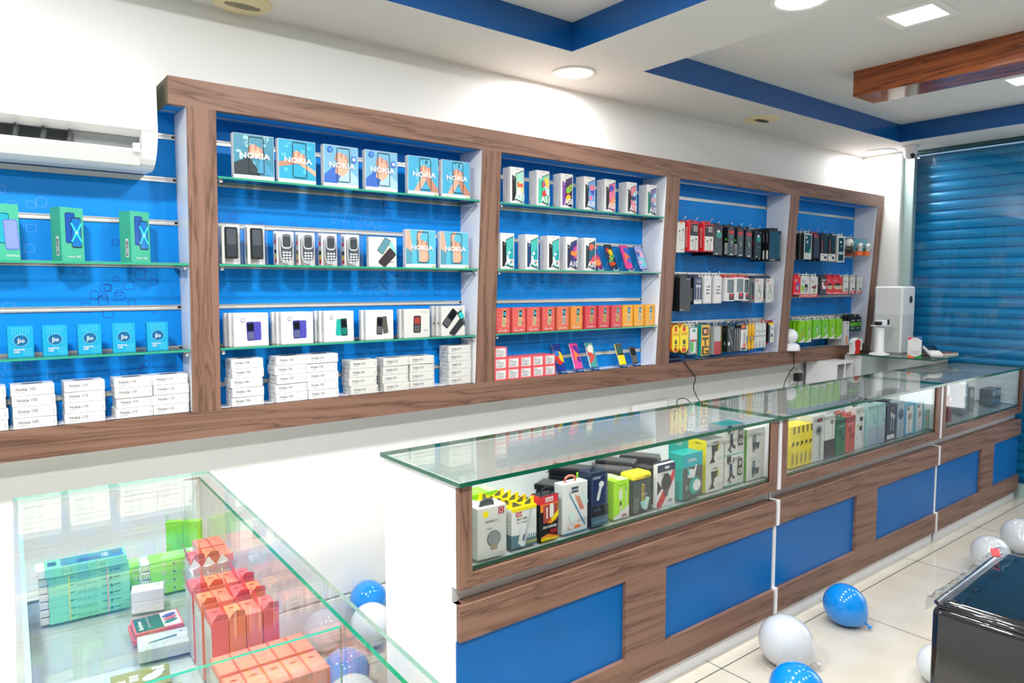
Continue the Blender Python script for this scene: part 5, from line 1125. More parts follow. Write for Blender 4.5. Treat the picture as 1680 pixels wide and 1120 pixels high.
def mkK():
    w, d, h = .138, .085, .134; b = box0(w, d, h, PW2, 0, [TEAL, TEAL, PW2, PW2, PW2, PW2]); f = front(b, -w/2, -d/2, 0); f.rect(0, 0, w, .004, TEAL); f.rect(.016, h-.03, .046, h-.002, BLK); f.text('MoveSlim', .06, h-.02, .009, INK, .01, w=.055); scribble(f, .06, h-.026, .04, .001, INKG, 2)
    f.poly([(.034, .1), (.052, .098), (.058, .04), (.034, .035)], NAVY); f.rr(.026, .105, .01, .02, .004, BLK, -.4); f.rr(.06, .108, .008, .02, .004, BLK, -.3); f.rr(.03, .03, .012, .02, .004, BLK, -.8); f.rr(.063, .036, .012, .02, .004, BLK, .8); f.ell(.038, .018, .006, .006, BLK, 10)
    f.rr(.107, .075, .033, .075, .003, BLK); f.ring(.107, .094, .024, .024, .012, .0015, PW); f.ell(.107, .094, .006, .006, PW, 10); f.ell(.107, .058, .012, .012, PW, 16); f.ell(.107, .058, .006, .008, BLK, 10); f.ring(.107, .024, .034, .014, .006, .001, INKG)
    F_ = left(b, -w/2, d/2, 0); F_.rect(0, 0, d, .004, TEAL); F_.bars(.05, .02, .02, .014, INK, 7); F_.bars(.06, .05, .012, .03, INKG, 5, True)
    return b.obj('phone_holder_box')
Kk = Kind(mkK)
for i in range(2): Kk.put((1.883, YF+.052, DZ+i*.1345), radians(-1), 'off-white holder box with teal edges, %s of the stacked pair' % ('lower' if i == 0 else 'upper'), 'stacked teal-edged holder boxes', 'box', 'phone_holder_box')
def mkL():
    w, d, h = .136, .08, .116; b = box0(w, d, h, PW2, 0, [PW2, PW2, PW2, PW2, mat('#5a9a28', .4), PW2]); f = front(b, -w/2, -d/2, 0); f.text('Long Neck', .022, h-.018, .007, INKG, w=.04); f.text('One Touch Car Mount', .03, h-.028, .006, INKG, w=.065)
    f.poly([(.044, .085), (.066, .087), (.07, .05), (.066, .012), (.045, .01), (.04, .05)], mat('#2c3c50', .3)); f.rect(.048, .055, .062, .08, mat('#6f98a0', .3)); f.rect(.05, .012, .062, .022, mat('#9fc4c8', .3)); f.poly([(.066, .05), (.095, .052), (.09, .025), (.076, .02)], NAVY); scribble(f, .085, h-.035, .022, .001, INKG, 4)
    F_ = left(b, -w/2, d/2, 0); return b.obj('phone_holder_box')
Kl = Kind(mkL)
for i in range(2): Kl.put((2.037, YF+.045, DZ+i*.1165), 0, 'white holder box with a green side, %s of the stacked pair' % ('lower' if i == 0 else 'upper'), 'stacked green-sided holder boxes', 'box', 'phone_holder_box')
b = box0(.1, .08, .235, PW); f = front(b, -.05, -.04, 0); scribble(f, .01, .215, .06, .0025, INK, 1); scribble(f, .01, .2, .06, .0012, INKG, 5)
put(b, 'printed_white_box', (1.80, -1.06, DZ), 0, 'tall white box with small print behind the stacked holder boxes', 'box')
# flat black power bank packs in stacks at the back
def mkpb():
    b = B(); b.box(-.045, .045, -.085, .085, 0, .024, mat('#232529', .15), .006); b.box(-.048, .048, -.09, .09, .001, .003, mat('#2c2f33', .1)); f = front(b, -.045, -.085, 0); f.rect(.01, .006, .08, .018, mat('#3b3f45', .2)); t_ = top(b, -.045, -.085, .024); t_.rr(.045, .085, .06, .13, .01, mat('#1a1b1e', .1)); t_.rr(.045, .1, .03, .03, .004, mat('#5a2c28', .2)); return b.obj('black_flat_pack')
Kp = Kind(mkpb)
def mkpy():
    b = B(); b.box(-.045, .045, -.085, .085, 0, .024, mat('#1d1f22', .2), .004); f = front(b, -.045, -.085, 0); f.rect(.0, .004, .05, .02, YEL); f.bars(.005, .006, .03, .01, INK, 6); t_ = top(b, -.045, -.085, .024); t_.rr(.045, .085, .07, .15, .01, mat('#1a1b1e', .1)); return b.obj('black_flat_pack')
Ky = Kind(mkpy)
stk = [(.82, -1.06, 20, 4, Kp, 'behind the red and black box'), (1.0, -1.03, 25, 5, Ky, 'behind the large white charger box'), (1.15, -.93, 30, 6, Kp, 'behind the navy box'), (1.33, -.98, 30, 5, Kp, 'behind the yellow-capped box'), (1.45, -.90, 32, 5, Kp, 'behind the white and red box'), (1.60, -.90, 30, 5, Kp, 'behind the teal box')]
for x, y, a, n, K_, ds in stk:
    for i in range(n): K_.put((x+rnd.uniform(-.004, .004), y+rnd.uniform(-.004, .004), DZ+i*.0245), radians(a+rnd.uniform(-3, 3)), 'flat glossy black pack, %s, %s' % (lvl(i, n), ds), 'flat black packs at the back of the nearest counter', 'accessory pack', 'black_flat_pack')

# ================================================================= MIDDLE COUNTER CONTENTS
def ybox():
    w, d, h = .038, .09, .2; b = cx(w, d, h, YEL); f = front(b, -w/2, -d/2, 0); f.rect(w*.62, h*.82, w*.98, h*.99, mat('#6a4a20', .4)); f.ell(w*.6, h*.58, w*.25, h*.045, BLK, 12); f.poly([(w*.05, h*.5), (w*.45, h*.56), (w*.5, h*.52)], BLK); f.text('STEREO', w*.72, h*.08, w*.3, INK, .02, w=h*.28, rot=pi/2); f.text('HANDSFREE', w*.38, h*.05, w*.16, INK, w=h*.26, rot=pi/2); return b.obj('earphone_box')
Ky2 = Kind(ybox)
for i in range(5): Ky2.put((2.342+i*.0395, YF+.047, DZ), 0, 'narrow yellow earphone box with black print, %s of five' % nth(i, 5), 'yellow earphone boxes in the middle counter', 'earphone box', 'earphone_box')
CB = 'boxed earphones along the front of the middle counter'
def headbox(w, d, h, c, pic, side=None, loop=None):
    b = box0(w, d, h, c, 0, [c, c, c, c, side or c, c]); f = front(b, -w/2, -d/2, 0); pic(f, w, h)
    if loop: b.box(-w*.25, w*.25, 0, .0015, h, h+.02, loop); g_ = front(b, -w*.25, 0, h); g_.rr(w*.25, .01, w*.2, .006, .003, PW)
    return b
def pW(f, w, h): f.rect(w*.35, h*.86, w*.8, h*.94, BLK); f.rect(w*.4, h*.88, w*.7, h*.92, RED); f.ell(w*.5, h*.68, w*.3, h*.11, GRY, 18); f.ell(w*.5, h*.68, w*.16, h*.06, DARK, 16); f.rr(w*.62, h*.35, w*.07, h*.6, .001, INKG)
put(headbox(.11, .09, .228, PW2, pW), 'earphone_box', (2.578, YF+.047, DZ), 0, 'tall off-white box picturing a grey headphone', 'earphone box', CB)
for i in range(3):
    put(headbox(.066, .07, .225, PW2, lambda f, w, h: (f.poly([(w*.3, h*.6), (w*.7, h*.7), (w*.8, h*.62), (w*.4, h*.52)], BLK), f.rr(w*.5, h*.62, w*.1, h*.16, .003, BLK, .5))), 'white_box', (2.34+i*.07, -1.07, DZ), radians(3), 'tall off-white box behind the yellow boxes, %s' % nth(i, 3), 'box', 'off-white boxes behind the yellow ones')
def pE(f, w, h): f.ell(w*.7, h*.72, w*.18, h*.1, INKG, 14); f.rr(w*.75, h*.3, w*.03, h*.6, .001, INKG); f.ring(w*.3, h*.85, w*.12, h*.09, .003, .001, INKG)
put(box0(.105, .08, .092, mat('#3a3330', .35)), 'black_box', (2.692, YF+.042, DZ), 0, 'dark brown box under the white earphone box', 'box', None)
def mkwe(): return headbox(.1, .024, .125, PW, pE, None, PW).obj('earphone_box')
Kw = Kind(mkwe)
for i in range(3): Kw.put((2.69-.008*i, YF+.015+i*.026, DZ+.0925), 0, 'white earphone box on the dark brown box, %s' % ['front', 'middle', 'rear'][i], 'white earphone boxes on the dark box', 'earphone box', 'earphone_box')
def pG(c, c2_): return lambda f, w, h: (f.rect(0, h*.84, w, h*.97, c2_), f.bars(w*.3, h*.76, w*.5, h*.03, PW, 5), f.ell(w*.4, h*.62, w*.18, h*.08, c2_, 14), f.ell(w*.75, h*.45, w*.16, h*.07, c2_, 14), f.rr(w*.5, h*.3, w*.03, h*.5, .001, c2_))
Kg = Kind(lambda: headbox(.092, .024, .19, mat('#2f7a52', .3), pG(0, mat('#24503c', .3)), None, mat('#2f7a52', .3)).obj('earphone_box'))
Kr2 = Kind(lambda: headbox(.1, .024, .19, mat('#d05a4c', .3), pG(0, mat('#9a3c38', .3)), None, mat('#e0664c', .3)).obj('earphone_box'))
for i in range(3):
    Kg.put((2.805-.008*i, YF+.015+i*.027, DZ), 0, 'green earphone box, %s of three' % ['front', 'middle', 'rear'][i], 'green earphone boxes in the middle counter', 'earphone box', 'earphone_box')
    Kr2.put((2.905-.008*i, YF+.015+i*.027, DZ), 0, 'coral red earphone box, %s of three' % ['front', 'middle', 'rear'][i], 'coral red earphone boxes in the middle counter', 'earphone box', 'earphone_box')
def pWh(f, w, h): f.rect(w*.2, h*.85, w*.4, h*.9, mat('#e0b040', .4)); f.ell(w*.65, h*.72, w*.2, h*.06, INK, 12); f.ell(w*.6, h*.5, w*.18, h*.06, INK, 12); f.rr(w*.8, h*.4, w*.03, h*.5, .001, INK, .2); f.rect(w*.15, h*.55, w*.35, h*.59, mat('#e0b040', .4)); f.text('IC2', w*.12, h*.24, h*.05, INKG)
put(headbox(.095, .06, .225, PW, pWh, None, BLK), 'earphone_box', (3.003, YF+.032, DZ), 0, 'white box picturing two black earbuds with a black tab', 'earphone box', CB)
def pP(f, w, h): f.rect(0, 0, w, h*.45, mat('#9fa8c8', .3)); f.ell(w*.65, h*.72, w*.14, h*.07, mat('#8fb8bc', .3), 12); f.ell(w*.75, h*.58, w*.14, h*.06, mat('#7fa4b8', .3), 12); stripes(f, w*.1, h*.1, w*.9, h*.5, mat('#c4d4d8', .3), 5)
for i, (x, w_) in enumerate(((3.148, .105), (3.257, .085))): put(headbox(w_, .055, .22, mat('#a9cfcc', .3), pP), 'earphone_box', (x, YF+.03, DZ), 0, 'pale aqua and lilac earphone box, %s of the pair' % ('left' if i == 0 else 'right'), 'earphone box', 'pale aqua earphone boxes')
def pN(f, w, h): f.rect(w*.08, h*.03, w*.8, h*.15, PW); f.rr(w*.45, h*.5, w*.06, h*.5, .002, PW2); f.rr(w*.68, h*.46, w*.06, h*.45, .002, PW2); f.ell(w*.45, h*.72, w*.1, h*.07, PW, 12); f.ell(w*.68, h*.65, w*.1, h*.07, PW, 12); f.rect(w*.3, h*.86, w*.6, h*.97, mat('#6a3a40', .4))
put(headbox(.124, .07, .2, NAVY, pN, BLK), 'earphone_box', (3.378, YF+.037, DZ), 0, 'navy box picturing two white earbuds in the middle counter', 'earphone box', CB)
def pB(f, w, h): f.ell(w*.5, h*.65, w*.4, h*.16, mat('#3c5878', .3), 18); f.rr(w*.5, h*.3, w*.05, h*.5, .001, mat('#3c5878', .3), -.2)
put(headbox(.08, .06, .205, mat('#a8b8c4', .3), pB), 'earphone_box', (3.495, YF+.032, DZ), 0, 'grey-blue box with a dark blue round earpiece picture', 'earphone box', CB)
def pT(f, w, h): f.rect(w*.18, h*.05, w*.9, h*.95, PW); f.rect(w*.82, 0, w, h, mat('#58a8c4', .4)); f.rect(w*.25, h*.82, w*.42, h*.93, NAVY); f.ell(w*.5, h*.6, w*.2, h*.12, mat('#b09488', .3), 16); f.rr(w*.42, h*.3, w*.03, h*.5, .001, INKG)
for i, (x, w_, c_) in enumerate(((3.61, .138, '#3a98c4'), (3.745, .115, '#8cc0d0'))): put(headbox(w_, .06, .178, mat(c_, .35), pT), 'earphone_box', (x, YF+.032, DZ), 0, 'blue and white box picturing a rose-beige earphone, %s' % ('left of two' if i == 0 else 'right of two'), 'earphone box', 'blue and white earphone boxes')
put(headbox(.085, .05, .118, mat('#8fc4b4', .35), lambda f, w, h: (f.ell(w*.5, h*.6, w*.2, h*.15, mat('#d0a890', .3)), f.rect(w*.1, h*.1, w*.9, h*.2, PW2))), 'small_teal_box', (3.847, YF+.027, DZ), 0, 'low pale teal box, last in the middle counter', 'box')
for i in range(6):
    put(box0(.03, .05, .24 if i != 2 else .235, mat('#2c332e', .35)), 'battery_pack', (3.60+i*.036, -1.04, DZ), 0, 'dark upright pack at the back of the middle counter, %s of six' % nth(i, 6), 'battery pack', 'dark upright packs at the back of the middle counter')
for i, pts in enumerate(([(3.12, -1.10, .932), (3.17, -1.14, .955), (3.22, -1.10, .95), (3.26, -1.15, .934)], [(3.30, -1.14, .906), (3.36, -1.1, .93), (3.42, -1.13, .92), (3.47, -1.16, .912)])):
    b = B(); b.tube(sm(pts, 6), .007, BLK, 8); b.tube(sm([(p[0]+.01, p[1]+.015, p[2]+.006) for p in pts], 6), .006, BLK, 8); tag(b.obj('coiled_cable'), 'black coiled cable on top of the %s' % ('pale aqua boxes' if i == 0 else 'navy box'), 'cable')
# ================================================================= FARTHEST COUNTER CONTENTS
b = cx(.13, .1, .19, mat('#55534c', .4)); f = front(b, -.065, -.05, 0); f.ring(.065, .06, .08, .08, .04, .003, INKG); f.ell(.065, .145, .02, .015, DARK); put(b, 'speaker_box', (4.10, -1.14, DZ), 0, 'dark olive speaker box in the farthest counter', 'speaker')
b = cx(.05, .1, .17, mat('#8c1f26', .35)); f = front(b, -.025, -.05, 0); f.ell(.025, .145, .01, .01, PW); put(b, 'red_box', (4.22, -1.145, DZ), 0, 'slim dark red box beside the speaker in the farthest counter', 'box')
for i, (x, hh, c_) in enumerate(((4.62, .2, '#6a7076'), (4.74, .17, '#4a4f56'), (5.16, .12, '#6a6052'), (5.25, .12, '#5a5448'))): 
    b = cx(.09, .08, hh, mat(c_, .4)); f = front(b, -.045, -.04, 0); f.rect(.01, hh*.6, .08, hh*.9, mat('#9aa2a8', .4)); f.bars(.012, hh*.2, .06, .02, INKG, 7); put(b, 'grey_box', (x, -1.10, DZ), 0, ['tall grey box', 'charcoal box', 'low brown box', 'low dark brown box by the end panel'][i]+' in the farthest counter', 'box', 'dull boxes in the farthest counter')

# ================================================================= END TABLE, PURIFIER, DESK ITEMS
TZ = 1.052
t = empty('side_table', (5.09, -.50, 0), 'glass-topped white corner table between wall and farthest counter', 'table')
b = B(); b.box(-.28, .285, -.355, .30, TZ-.01, TZ, GLASS, fm=[GLASS, GLASS, GEDGE, GEDGE, GEDGE, GEDGE]); b.obj('glass_top', t)
b = B(); b.box(-.215, -.195, .20, .33, 0, TZ-.011, WHITE); b.obj('side_panel', t)
b = B(); b.box(.25, .27, -.25, .33, 0, TZ-.011, WHITE); b.obj('side_panel', t)
b = B(); b.box(-.195, .25, .20, .22, 0, TZ-.011, mat('#c8d2d2', .35)); b.obj('front_panel', t)
t = empty('open_cabinet', (4.66, -.16, 0), 'small white open cabinet against the wall under the unit', 'cabinet')
for n_, q in (('side_panel', (-.13, -.112)), ('side_panel', (.112, .13))): b = B(); b.box(q[0], q[1], -.12, .13, 0, .985, WHITE, .001); b.obj(n_, t)
b = B(); b.box(-.13, .13, -.125, .13, .985, 1.003, WHITE, .001); b.obj('top_board', t)
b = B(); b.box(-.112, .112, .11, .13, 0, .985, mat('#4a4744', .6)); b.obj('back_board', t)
b = B(); b.box(-.112, .112, -.1, .11, .5, .52, WHITE); b.obj('shelf', t)
t = empty('air_purifier', (5.215, -.385, TZ), 'tall white box-shaped air purifier with perforated sides, on the corner table', 'air purifier')
b = B(); b.box(-.115, .115, -.115, .105, .0, .535, mat('#e4e6e6', .35), .012); b.obj('housing', t)
b = B(); HOL = mat('#8f9594', .5)
for F_, wd in ((left(b, -.115, .105, 0), .22), (front(b, -.115, -.115, 0), .23)):
    vs_ = []; fs = []; F_.k = 1
    for i in range(19):
        for j in range(30):
            x = .014+i*(wd-.028)/18+(.005 if j % 2 else 0); y = .03+j*.0095; r = .0028
            if x > wd-.01: continue
            k = len(vs_); vs_ += [F_.P(x+r*cos(a), y+r*sin(a)) for a in [2*pi*q/6 for q in range(6)]]; fs.append(list(range(k, k+6)))
    b.add(vs_, fs, HOL)
o = b.obj('perforated_grille', t)
b = B(); f = front(b, -.115, -.115, 0); f.k = 2; f.ell(.15, .43, .028, .03, INK, 24); b.obj('round_display', t)
t = empty('webcam_stand', (4.872, -.44, TZ), 'white column stand carrying a black-tipped device plate', 'stand')
b = B(); b.lathe([(.072, 0), (.075, .006), (.07, .014), (.045, .02), (.033, .03), (.031, .2), (.028, .228)], WHITE, 28); b.obj('column', t)
b = B(); b.box(-.06, .085, -.05, .05, .228, .234, WHITE, .002); b.obj('plate', t)
b = B(); b.box(-.02, .055, -.03, .03, .235, .275, WHITE, .004); b.box(-.052, -.02, -.025, .025, .236, .262, BLK, .004); b.box(.055, .08, -.034, .034, .233, .277, BLK, .003); f = left(b, -.02, .03, .235); f.ell(.03, .02, .004, .004, INK, 10); b.obj('device', t)
b = B(); b.box(-.05, .05, -.004, .004, 0, .155, PW, .001); f = front(b, -.05, -.004, 0)
f.clip = (.001, .099, .001, .154); f.poly([(0, .155), (.04, .155), (.0, .132)], RED); f.poly([(.06, .155), (.1, .155), (.1, .132)], mat('#2a5ab8', .4)); f.rect(0, .15, .05, .155, RED); f.rect(.05, .15, .1, .155, mat('#2a5ab8', .4)); f.poly([(0, 0), (.05, 0), (0, .028)], ORG); f.poly([(.05, 0), (.1, 0), (.1, .028)], mat('#2a9a50', .4)); f.rect(0, 0, .05, .01, ORG); f.rect(.05, 0, .1, .01, mat('#2a9a50', .4)); f.clip = None
f.text('G Pay', .05, .128, .008, INKG, al='c'); f.rect(.02, .05, .08, .051, INKG); scribble(f, .02, .045, .06, .0015, INKG, 1); f.text('SCAN & PAY', .05, .030, .007, INKG, al='c', w=.06)
put(b, 'payment_sign', (4.865, -.70, TZ), radians(-42), 'small white payment standee with coloured corners', 'sign')
t = empty('card_terminal', (5.03, -.76, TZ), 'white handheld card machine with a dark screen lying on papers', 'card machine', None, radians(-48))
b = B(); b.T = Matrix.Translation((0, 0, .016)) @ Matrix.Rotation(radians(17), 4, 'X'); b.box(-.045, .045, -.09, .09, .012, .045, PW, .01); b.obj('housing', t)
b = B(); b.T = Matrix.Translation((0, 0, .016)) @ Matrix.Rotation(radians(17), 4, 'X'); b.box(-.037, .037, -.02, .078, .0452, .0465, SCR); b.obj('screen', t)
b = B(); b.box(-.1, .1, -.07, .07, 0, .012, mat('#2b2320', .5), .001); b.box(-.095, .095, -.065, .065, .012, .02, PW2, .001); b.box(-.1, .1, -.07, .07, .02, .026, mat('#2b2320', .5), .001); put(b, 'notebook', (5.17, -.62, TZ), radians(20), 'dark-covered notebook behind the card machine', 'notebook')
b = B(); b.box(-.08, .08, -.055, .055, 0, .02, PW2, .001); b.box(-.082, .082, -.057, .057, .02, .022, mat('#7a4a38', .5)); put(b, 'notebook', (5.28, -.755, TZ), radians(-15), 'brown-edged receipt book at the far end of the glass top', 'notebook')
b = B(); RDD = mat('#d0281e', .35); b.prism([(-.03, 0), (.03, 0), (.022, .03), (.03, .10), (.0, .115), (-.03, .10), (-.022, .04)], (-.02, .02), RDD, ax=0 if False else 1); b.prism([(-.042, .0), (-.03, 0), (-.022, .04), (-.03, .1), (-.0, .118), (.032, .102), (.034, .03), (.042, .03), (.042, .11), (0, .128), (-.042, .11)], (-.022, .022), WHITE); b.box(-.07, -.035, -.01, .01, .09, .098, WHITE); b.box(-.075, -.03, -.01, .01, .0, .008, WHITE)
put(b, 'red_tape_holder', (4.84, -.27, TZ), radians(-20), 'small red and white tape dispenser by the purifier', 'tape dispenser')

# ================================================================= SHOWCASE CONTENTS (left foreground)
def inW(b, name, x, y, z, rz, label, cat, grp=None):
    """x, y in world metres"""
    return put(b, name, (x, y, z), rz, label, cat, grp)
SZ = .7118
GN = mat('#7fd0a4', .4)
def mkgs():
    w, d, h = .186, .07, .0205; b = box0(w, d, h, GN, .0006); f = front(b, -w/2, -d/2, 0); IG = mat('#2c7a66', .5)
    for x in (.045, .12): scribble(f, x, h*.62, .016, .0012, IG, 2)
    for i, x in enumerate((.068, .08, .092, .104)): f.ring(x, h*.52, .0075, .0075, .003 if i % 2 else .0015, .0008, IG)
    f.ell(.142, h*.55, .004, .004, IG, 8); f.rr(.156, h*.58, .016, .002, .001, mat('#174f44', .5))
    b.box(-w/2-.02, -w/2, -d/2+.004, d/2-.004, .001, h-.002, PW2, .001); F_ = left(b, -w/2-.02, d/2-.004, 0); F_.rr(.03, h*.5, .02, .003, .001, INKG)
    return b.obj('green_slim_carton')
Kgs = Kind(mkgs)
for i in range(6): Kgs.put((-.533+.001*(i % 2), -.838, SZ+i*.0208), radians(-3), 'slim green carton bound with bands, %s of the six-high stack' % lvl(i, 6), 'slim green cartons stacked in the showcase', 'carton', 'green_slim_carton')
b = B(); YB_ = mat('#d8d850', .5); PB_ = mat('#e0a898', .5)
for x, m_ in ((-.048, YB_), (.04, PB_)):
    b.box(x, x+.0025, -.0368, -.0358, .001, .126, m_); b.box(x, x+.0025, -.0368, .0368, .1255, .1262, m_)
put(b, 'rubber_band', (-.533, -.838, SZ), radians(-3), 'yellow and pink bands around the green carton stack', 'band')
b = box0(.186, .07, .024, GN, .0006); f = front(b, -.093, -.035, 0); 
for i, x in enumerate((.04, .06, .075, .09, .105, .13)): f.ring(x, .012, .008, .008, .002, .0008, mat('#2c7a66', .5))
t_ = top(b, -.093, -.035, .024); t_.rect(.035, .005, .18, .065, mat('#3d7f9a', .3)); t_.rect(.006, .02, .026, .05, mat('#25607a', .3)); t_.rect(.07, .015, .12, .035, mat('#2f5570', .3)); t_.bars(.13, .02, .015, .03, PW, 5); t_.bars(.155, .03, .02, .03, INKG, 4); b.box(-.113, -.093, -.031, .031, .001, .022, PW, .001)
put(b, 'green_slim_carton', (-.538, -.845, SZ+.1268), radians(-3), 'slim green carton with a blue printed top, lying on the banded stack', 'carton')
LG = mat('#8fdc10', .4)
def mklg():
    w, d, h = .155, .07, .0238; b = box0(w, d, h, LG, .0006); f = front(b, -w/2, -d/2, 0); 
    for i in range(4): f.ring(.035+i*.026, h*.5, .013, .013, .0065, .0009, PW2); f.ell(.035+i*.026, h*.5, .003, .003, mat('#3a7a20', .5) if i == 1 else PW2, 8)
    f.poly([(.13, 0), (w, 0), (w, h), (.138, h)], PW2); t_ = top(b, -w/2, -d/2, h); t_.poly([(.1, d), (w, d), (w, 0), (.13, 0)], PW2)
    for i in range(3): t_.poly([(.03+i*.004, .015+i*.018), (.1+i*.01, .03+i*.015), (.1+i*.01, .035+i*.015), (.03+i*.004, .02+i*.018)], mat('#dcebc8', .4))
    b.box(-w/2-.022, -w/2, -d/2+.004, d/2-.004, .001, h-.003, PW, .001); g_ = front(b, -w/2-.022, -d/2+.004, 0); stripes(g_, 0, 0.002, .02, h-.004, mat('#8cc040', .4), 3)
    return b.obj('lime_slim_carton')
Klg = Kind(mklg)
for c_, (x, y, n, ds) in enumerate(((-.303, -.812, 4, 'front stack'), (-.415, -.735, 3, 'rear stack behind the green one'))):
    for i in range(n): Klg.put((x, y, SZ+i*.0241), radians(-4), 'slim lime carton in the showcase, %s, %s' % (lvl(i, n), ds), 'slim lime cartons stacked in the showcase', 'carton', 'lime_slim_carton')
for i, (x, y) in enumerate(((-.285, -.712), (-.243, -.740))):
    b = box0(.05, .022, .165, LG, .0006); F_ = left(b, -.025, .011, 0); F_.rect(0.001, .0, .021, .12, PW2); stripes(F_, .002, .125, .02, .16, PW, 3); b.box(-.025, -.024, -.011, .011, .165, .185, PW); put(b, 'lime_upright_carton', (x, y, SZ), radians(-35), 'upright lime carton at the far end of the showcase, %s' % ('left' if i == 0 else 'right'), 'carton', 'upright lime cartons in the showcase')
for i in range(2):
    b = box0(.078, .05, .03, PW, .001); f = front(b, -.039, -.025, 0); t_ = top(b, -.039, -.025, .03); t_.rect(.06, .03, .066, .038, INKG)
    put(b, 'small_white_carton', (-.405, -.918, SZ+i*.0305), radians(-14), 'small plain white carton, %s of the pair in the showcase' % ('lower' if i == 0 else 'upper'), 'carton', 'small white cartons in the showcase')
for i in range(2):
    b = box0(.11, .095, .013, mat('#e8606a', .4), .0006); t_ = top(b, -.055, -.0475, .013); t_.rect(.004, .004, .066, .091, mat('#1f5f5c', .35)); t_.rect(.066, .004, .106, .091, PW); t_.text('Earphone', .02, .015, .010, PW, .02, rot=pi/2); t_.rr(.035, .05, .004, .07, .001, INKG)
    for q, c_ in enumerate(('#2f6a68', '#c8607a', '#4a5aa0')): t_.ell(.085, .03+q*.018, .018, .008, mat(c_, .4), 14, .4)
    put(b, 'red_edged_carton', (-.415+(i-1)*.006, -1.075, SZ+i*.0135), radians(-3), 'flat red-edged earphone carton, %s of two' % ('lower' if i == 0 else 'upper'), 'carton', 'flat red-edged cartons in the showcase')
t = empty('wrapped_carton', (-.425, -1.195, SZ), 'pale grey carton in loose clear wrap in the showcase', 'carton', None, radians(-8))
b = B(); b.box(-.055, .055, -.04, .04, 0.002, .032, mat('#c6ccc9', .4), .001); t_ = top(b, -.055, -.04, .032); t_.poly([(.02, .03), (.025, .038), (.085, .052), (.085, .04)], mat('#3a6a6c', .3)); t_.rect(.092, .06, .098, .066, INKG); b.obj('carton_body', t)
b = B(); b.box(-.066, .07, -.045, .046, 0.0, .034, PLAST); b.obj('clear_wrap', t)
for i, (x, y, a) in enumerate(((-.50, -1.335, -8), (-.495, -1.44, -6))):
    b = box0(.115, .085, .022, mat('#8a8a4c', .4), .0006); t_ = top(b, -.0575, -.0425, .022); t_.rect(.008, .02, .028, .05, PW); t_.bars(.035, .035, .018, .03, PW2, 5, True); t_.ell(.08, .04, .022, .014, mat('#cfe0d4', .3), 12, .5); t_.ell(.093, .055, .014, .01, mat('#cfe0d4', .3), 12, .5); t_.rect(.08, .066, .105, .078, PW2)
    put(b, 'olive_carton', (x, y, SZ), radians(a), 'flat olive carton picturing white earbuds, %s' % ('behind the glass partition edge' if i == 0 else 'nearest the camera'), 'carton', 'olive cartons in the showcase')
CO = [mat('#f0806a', .4), mat('#ea6a6c', .4), mat('#f08860', .4)]
def mkco(k):
    def g():
        w, d, h = .034, .075, .172; m_ = CO[k]; b = box0(w, d, h, m_, .0006); F_ = left(b, -w/2, d/2, 0); F_.rect(.002, .002, d-.002, h*.93, PW2)
        for i in range(14): k_ = F_.k; F_.rect(.008, .012+i*.009, d-.02, .0135+i*.009, INKG); F_.k = k_
        f = front(b, -w/2, -d/2, 0); f.text('Mi Power', w*.65, .03, .010, PW, .01, rot=pi/2, w=.06); t_ = top(b, -w/2, -d/2, h); t_.ring(w/2, d/2, w*.94, d*.96, .001, .0006, mat('#c84848', .4)); t_.rr(w/2, d*.72, .012, .004, .002, mat('#a83c30', .4))
        if k: b.add([(-w/2, -d/2+.006, h), (-w/2, d/2-.006, h), (-w/2-.010, d/2-.012, h+.036), (-w/2-.008, -d/2+.034, h+.030)], [(0, 1, 2, 3), (3, 2, 1, 0)], m_); b.add([(-w/2, -d/2, h), (w/2, -d/2, h), (w/2-.004, -d/2-.012, h+.018), (-w/2+.01, -d/2-.014, h+.022)], [(0, 1, 2, 3), (3, 2, 1, 0)], m_)
        return b.obj('coral_carton')
    return g
KC = [Kind(mkco(i)) for i in range(3)]
gO = 'tall coral cartons standing in the showcase'
def coral(lst, k, desc):
    n = len(lst)
    for i, (x, y) in enumerate(lst): KC[(k+i) % 3 if k else 0].put((x, y, SZ), TH_L+radians(rnd.uniform(-1, 1)), 'tall coral carton, %s, %s' % (nth(i, n), desc), gO, 'carton', 'coral_carton')
def rowx(x0, n, st, y):
    return [tuple((LC @ Vector((-.030-(n-1-i)*st, y+.655, 0)))[:2]) for i in range(n)]
coral(rowx(-.268, 2, .036, -.985), 0, 'farthest pair at the back')
coral(rowx(-.297, 3, .0355, -1.070), 1, 'second row from the back')
coral(rowx(-.325, 4, .0355, -1.265), 1, 'row with raised flaps behind the middle')
coral(rowx(-.330, 4, .0355, -1.36), 2, 'middle row with raised flaps')
coral(rowx(-.338, 4, .0355, -1.46), 1, 'row with raised flaps nearest the partition')
coral(rowx(-.368, 5, .0355, -1.68), 0, 'far side of the partition seen through it')
coral(rowx(-.372, 5, .0355, -1.765), 0, 'row touching the glass partition')
for i in range(3):
    w, d, h = .03, .06, .165; b = box0(w, d, h, PW2, .0006); b.add([(-w/2, -d/2, h), (w/2, -d/2, h), (w/2+.004, -d/2-.008, h+.022), (0, -d/2-.012, h+.028), (-w/2-.004, -d/2-.008, h+.022)], [(0, 1, 2, 3, 4), (4, 3, 2, 1, 0)], PW); b.add([(-w/2, d/2, h), (w/2, d/2, h), (0, d/2+.008, h+.02)], [(0, 1, 2), (2, 1, 0)], PW)
    put(b, 'open_white_carton', (-.335+i*.034, -1.165, SZ), TH_L, 'white carton with opened flaps between the coral rows, %s of three' % nth(i, 3), 'carton', 'open white cartons in the showcase')
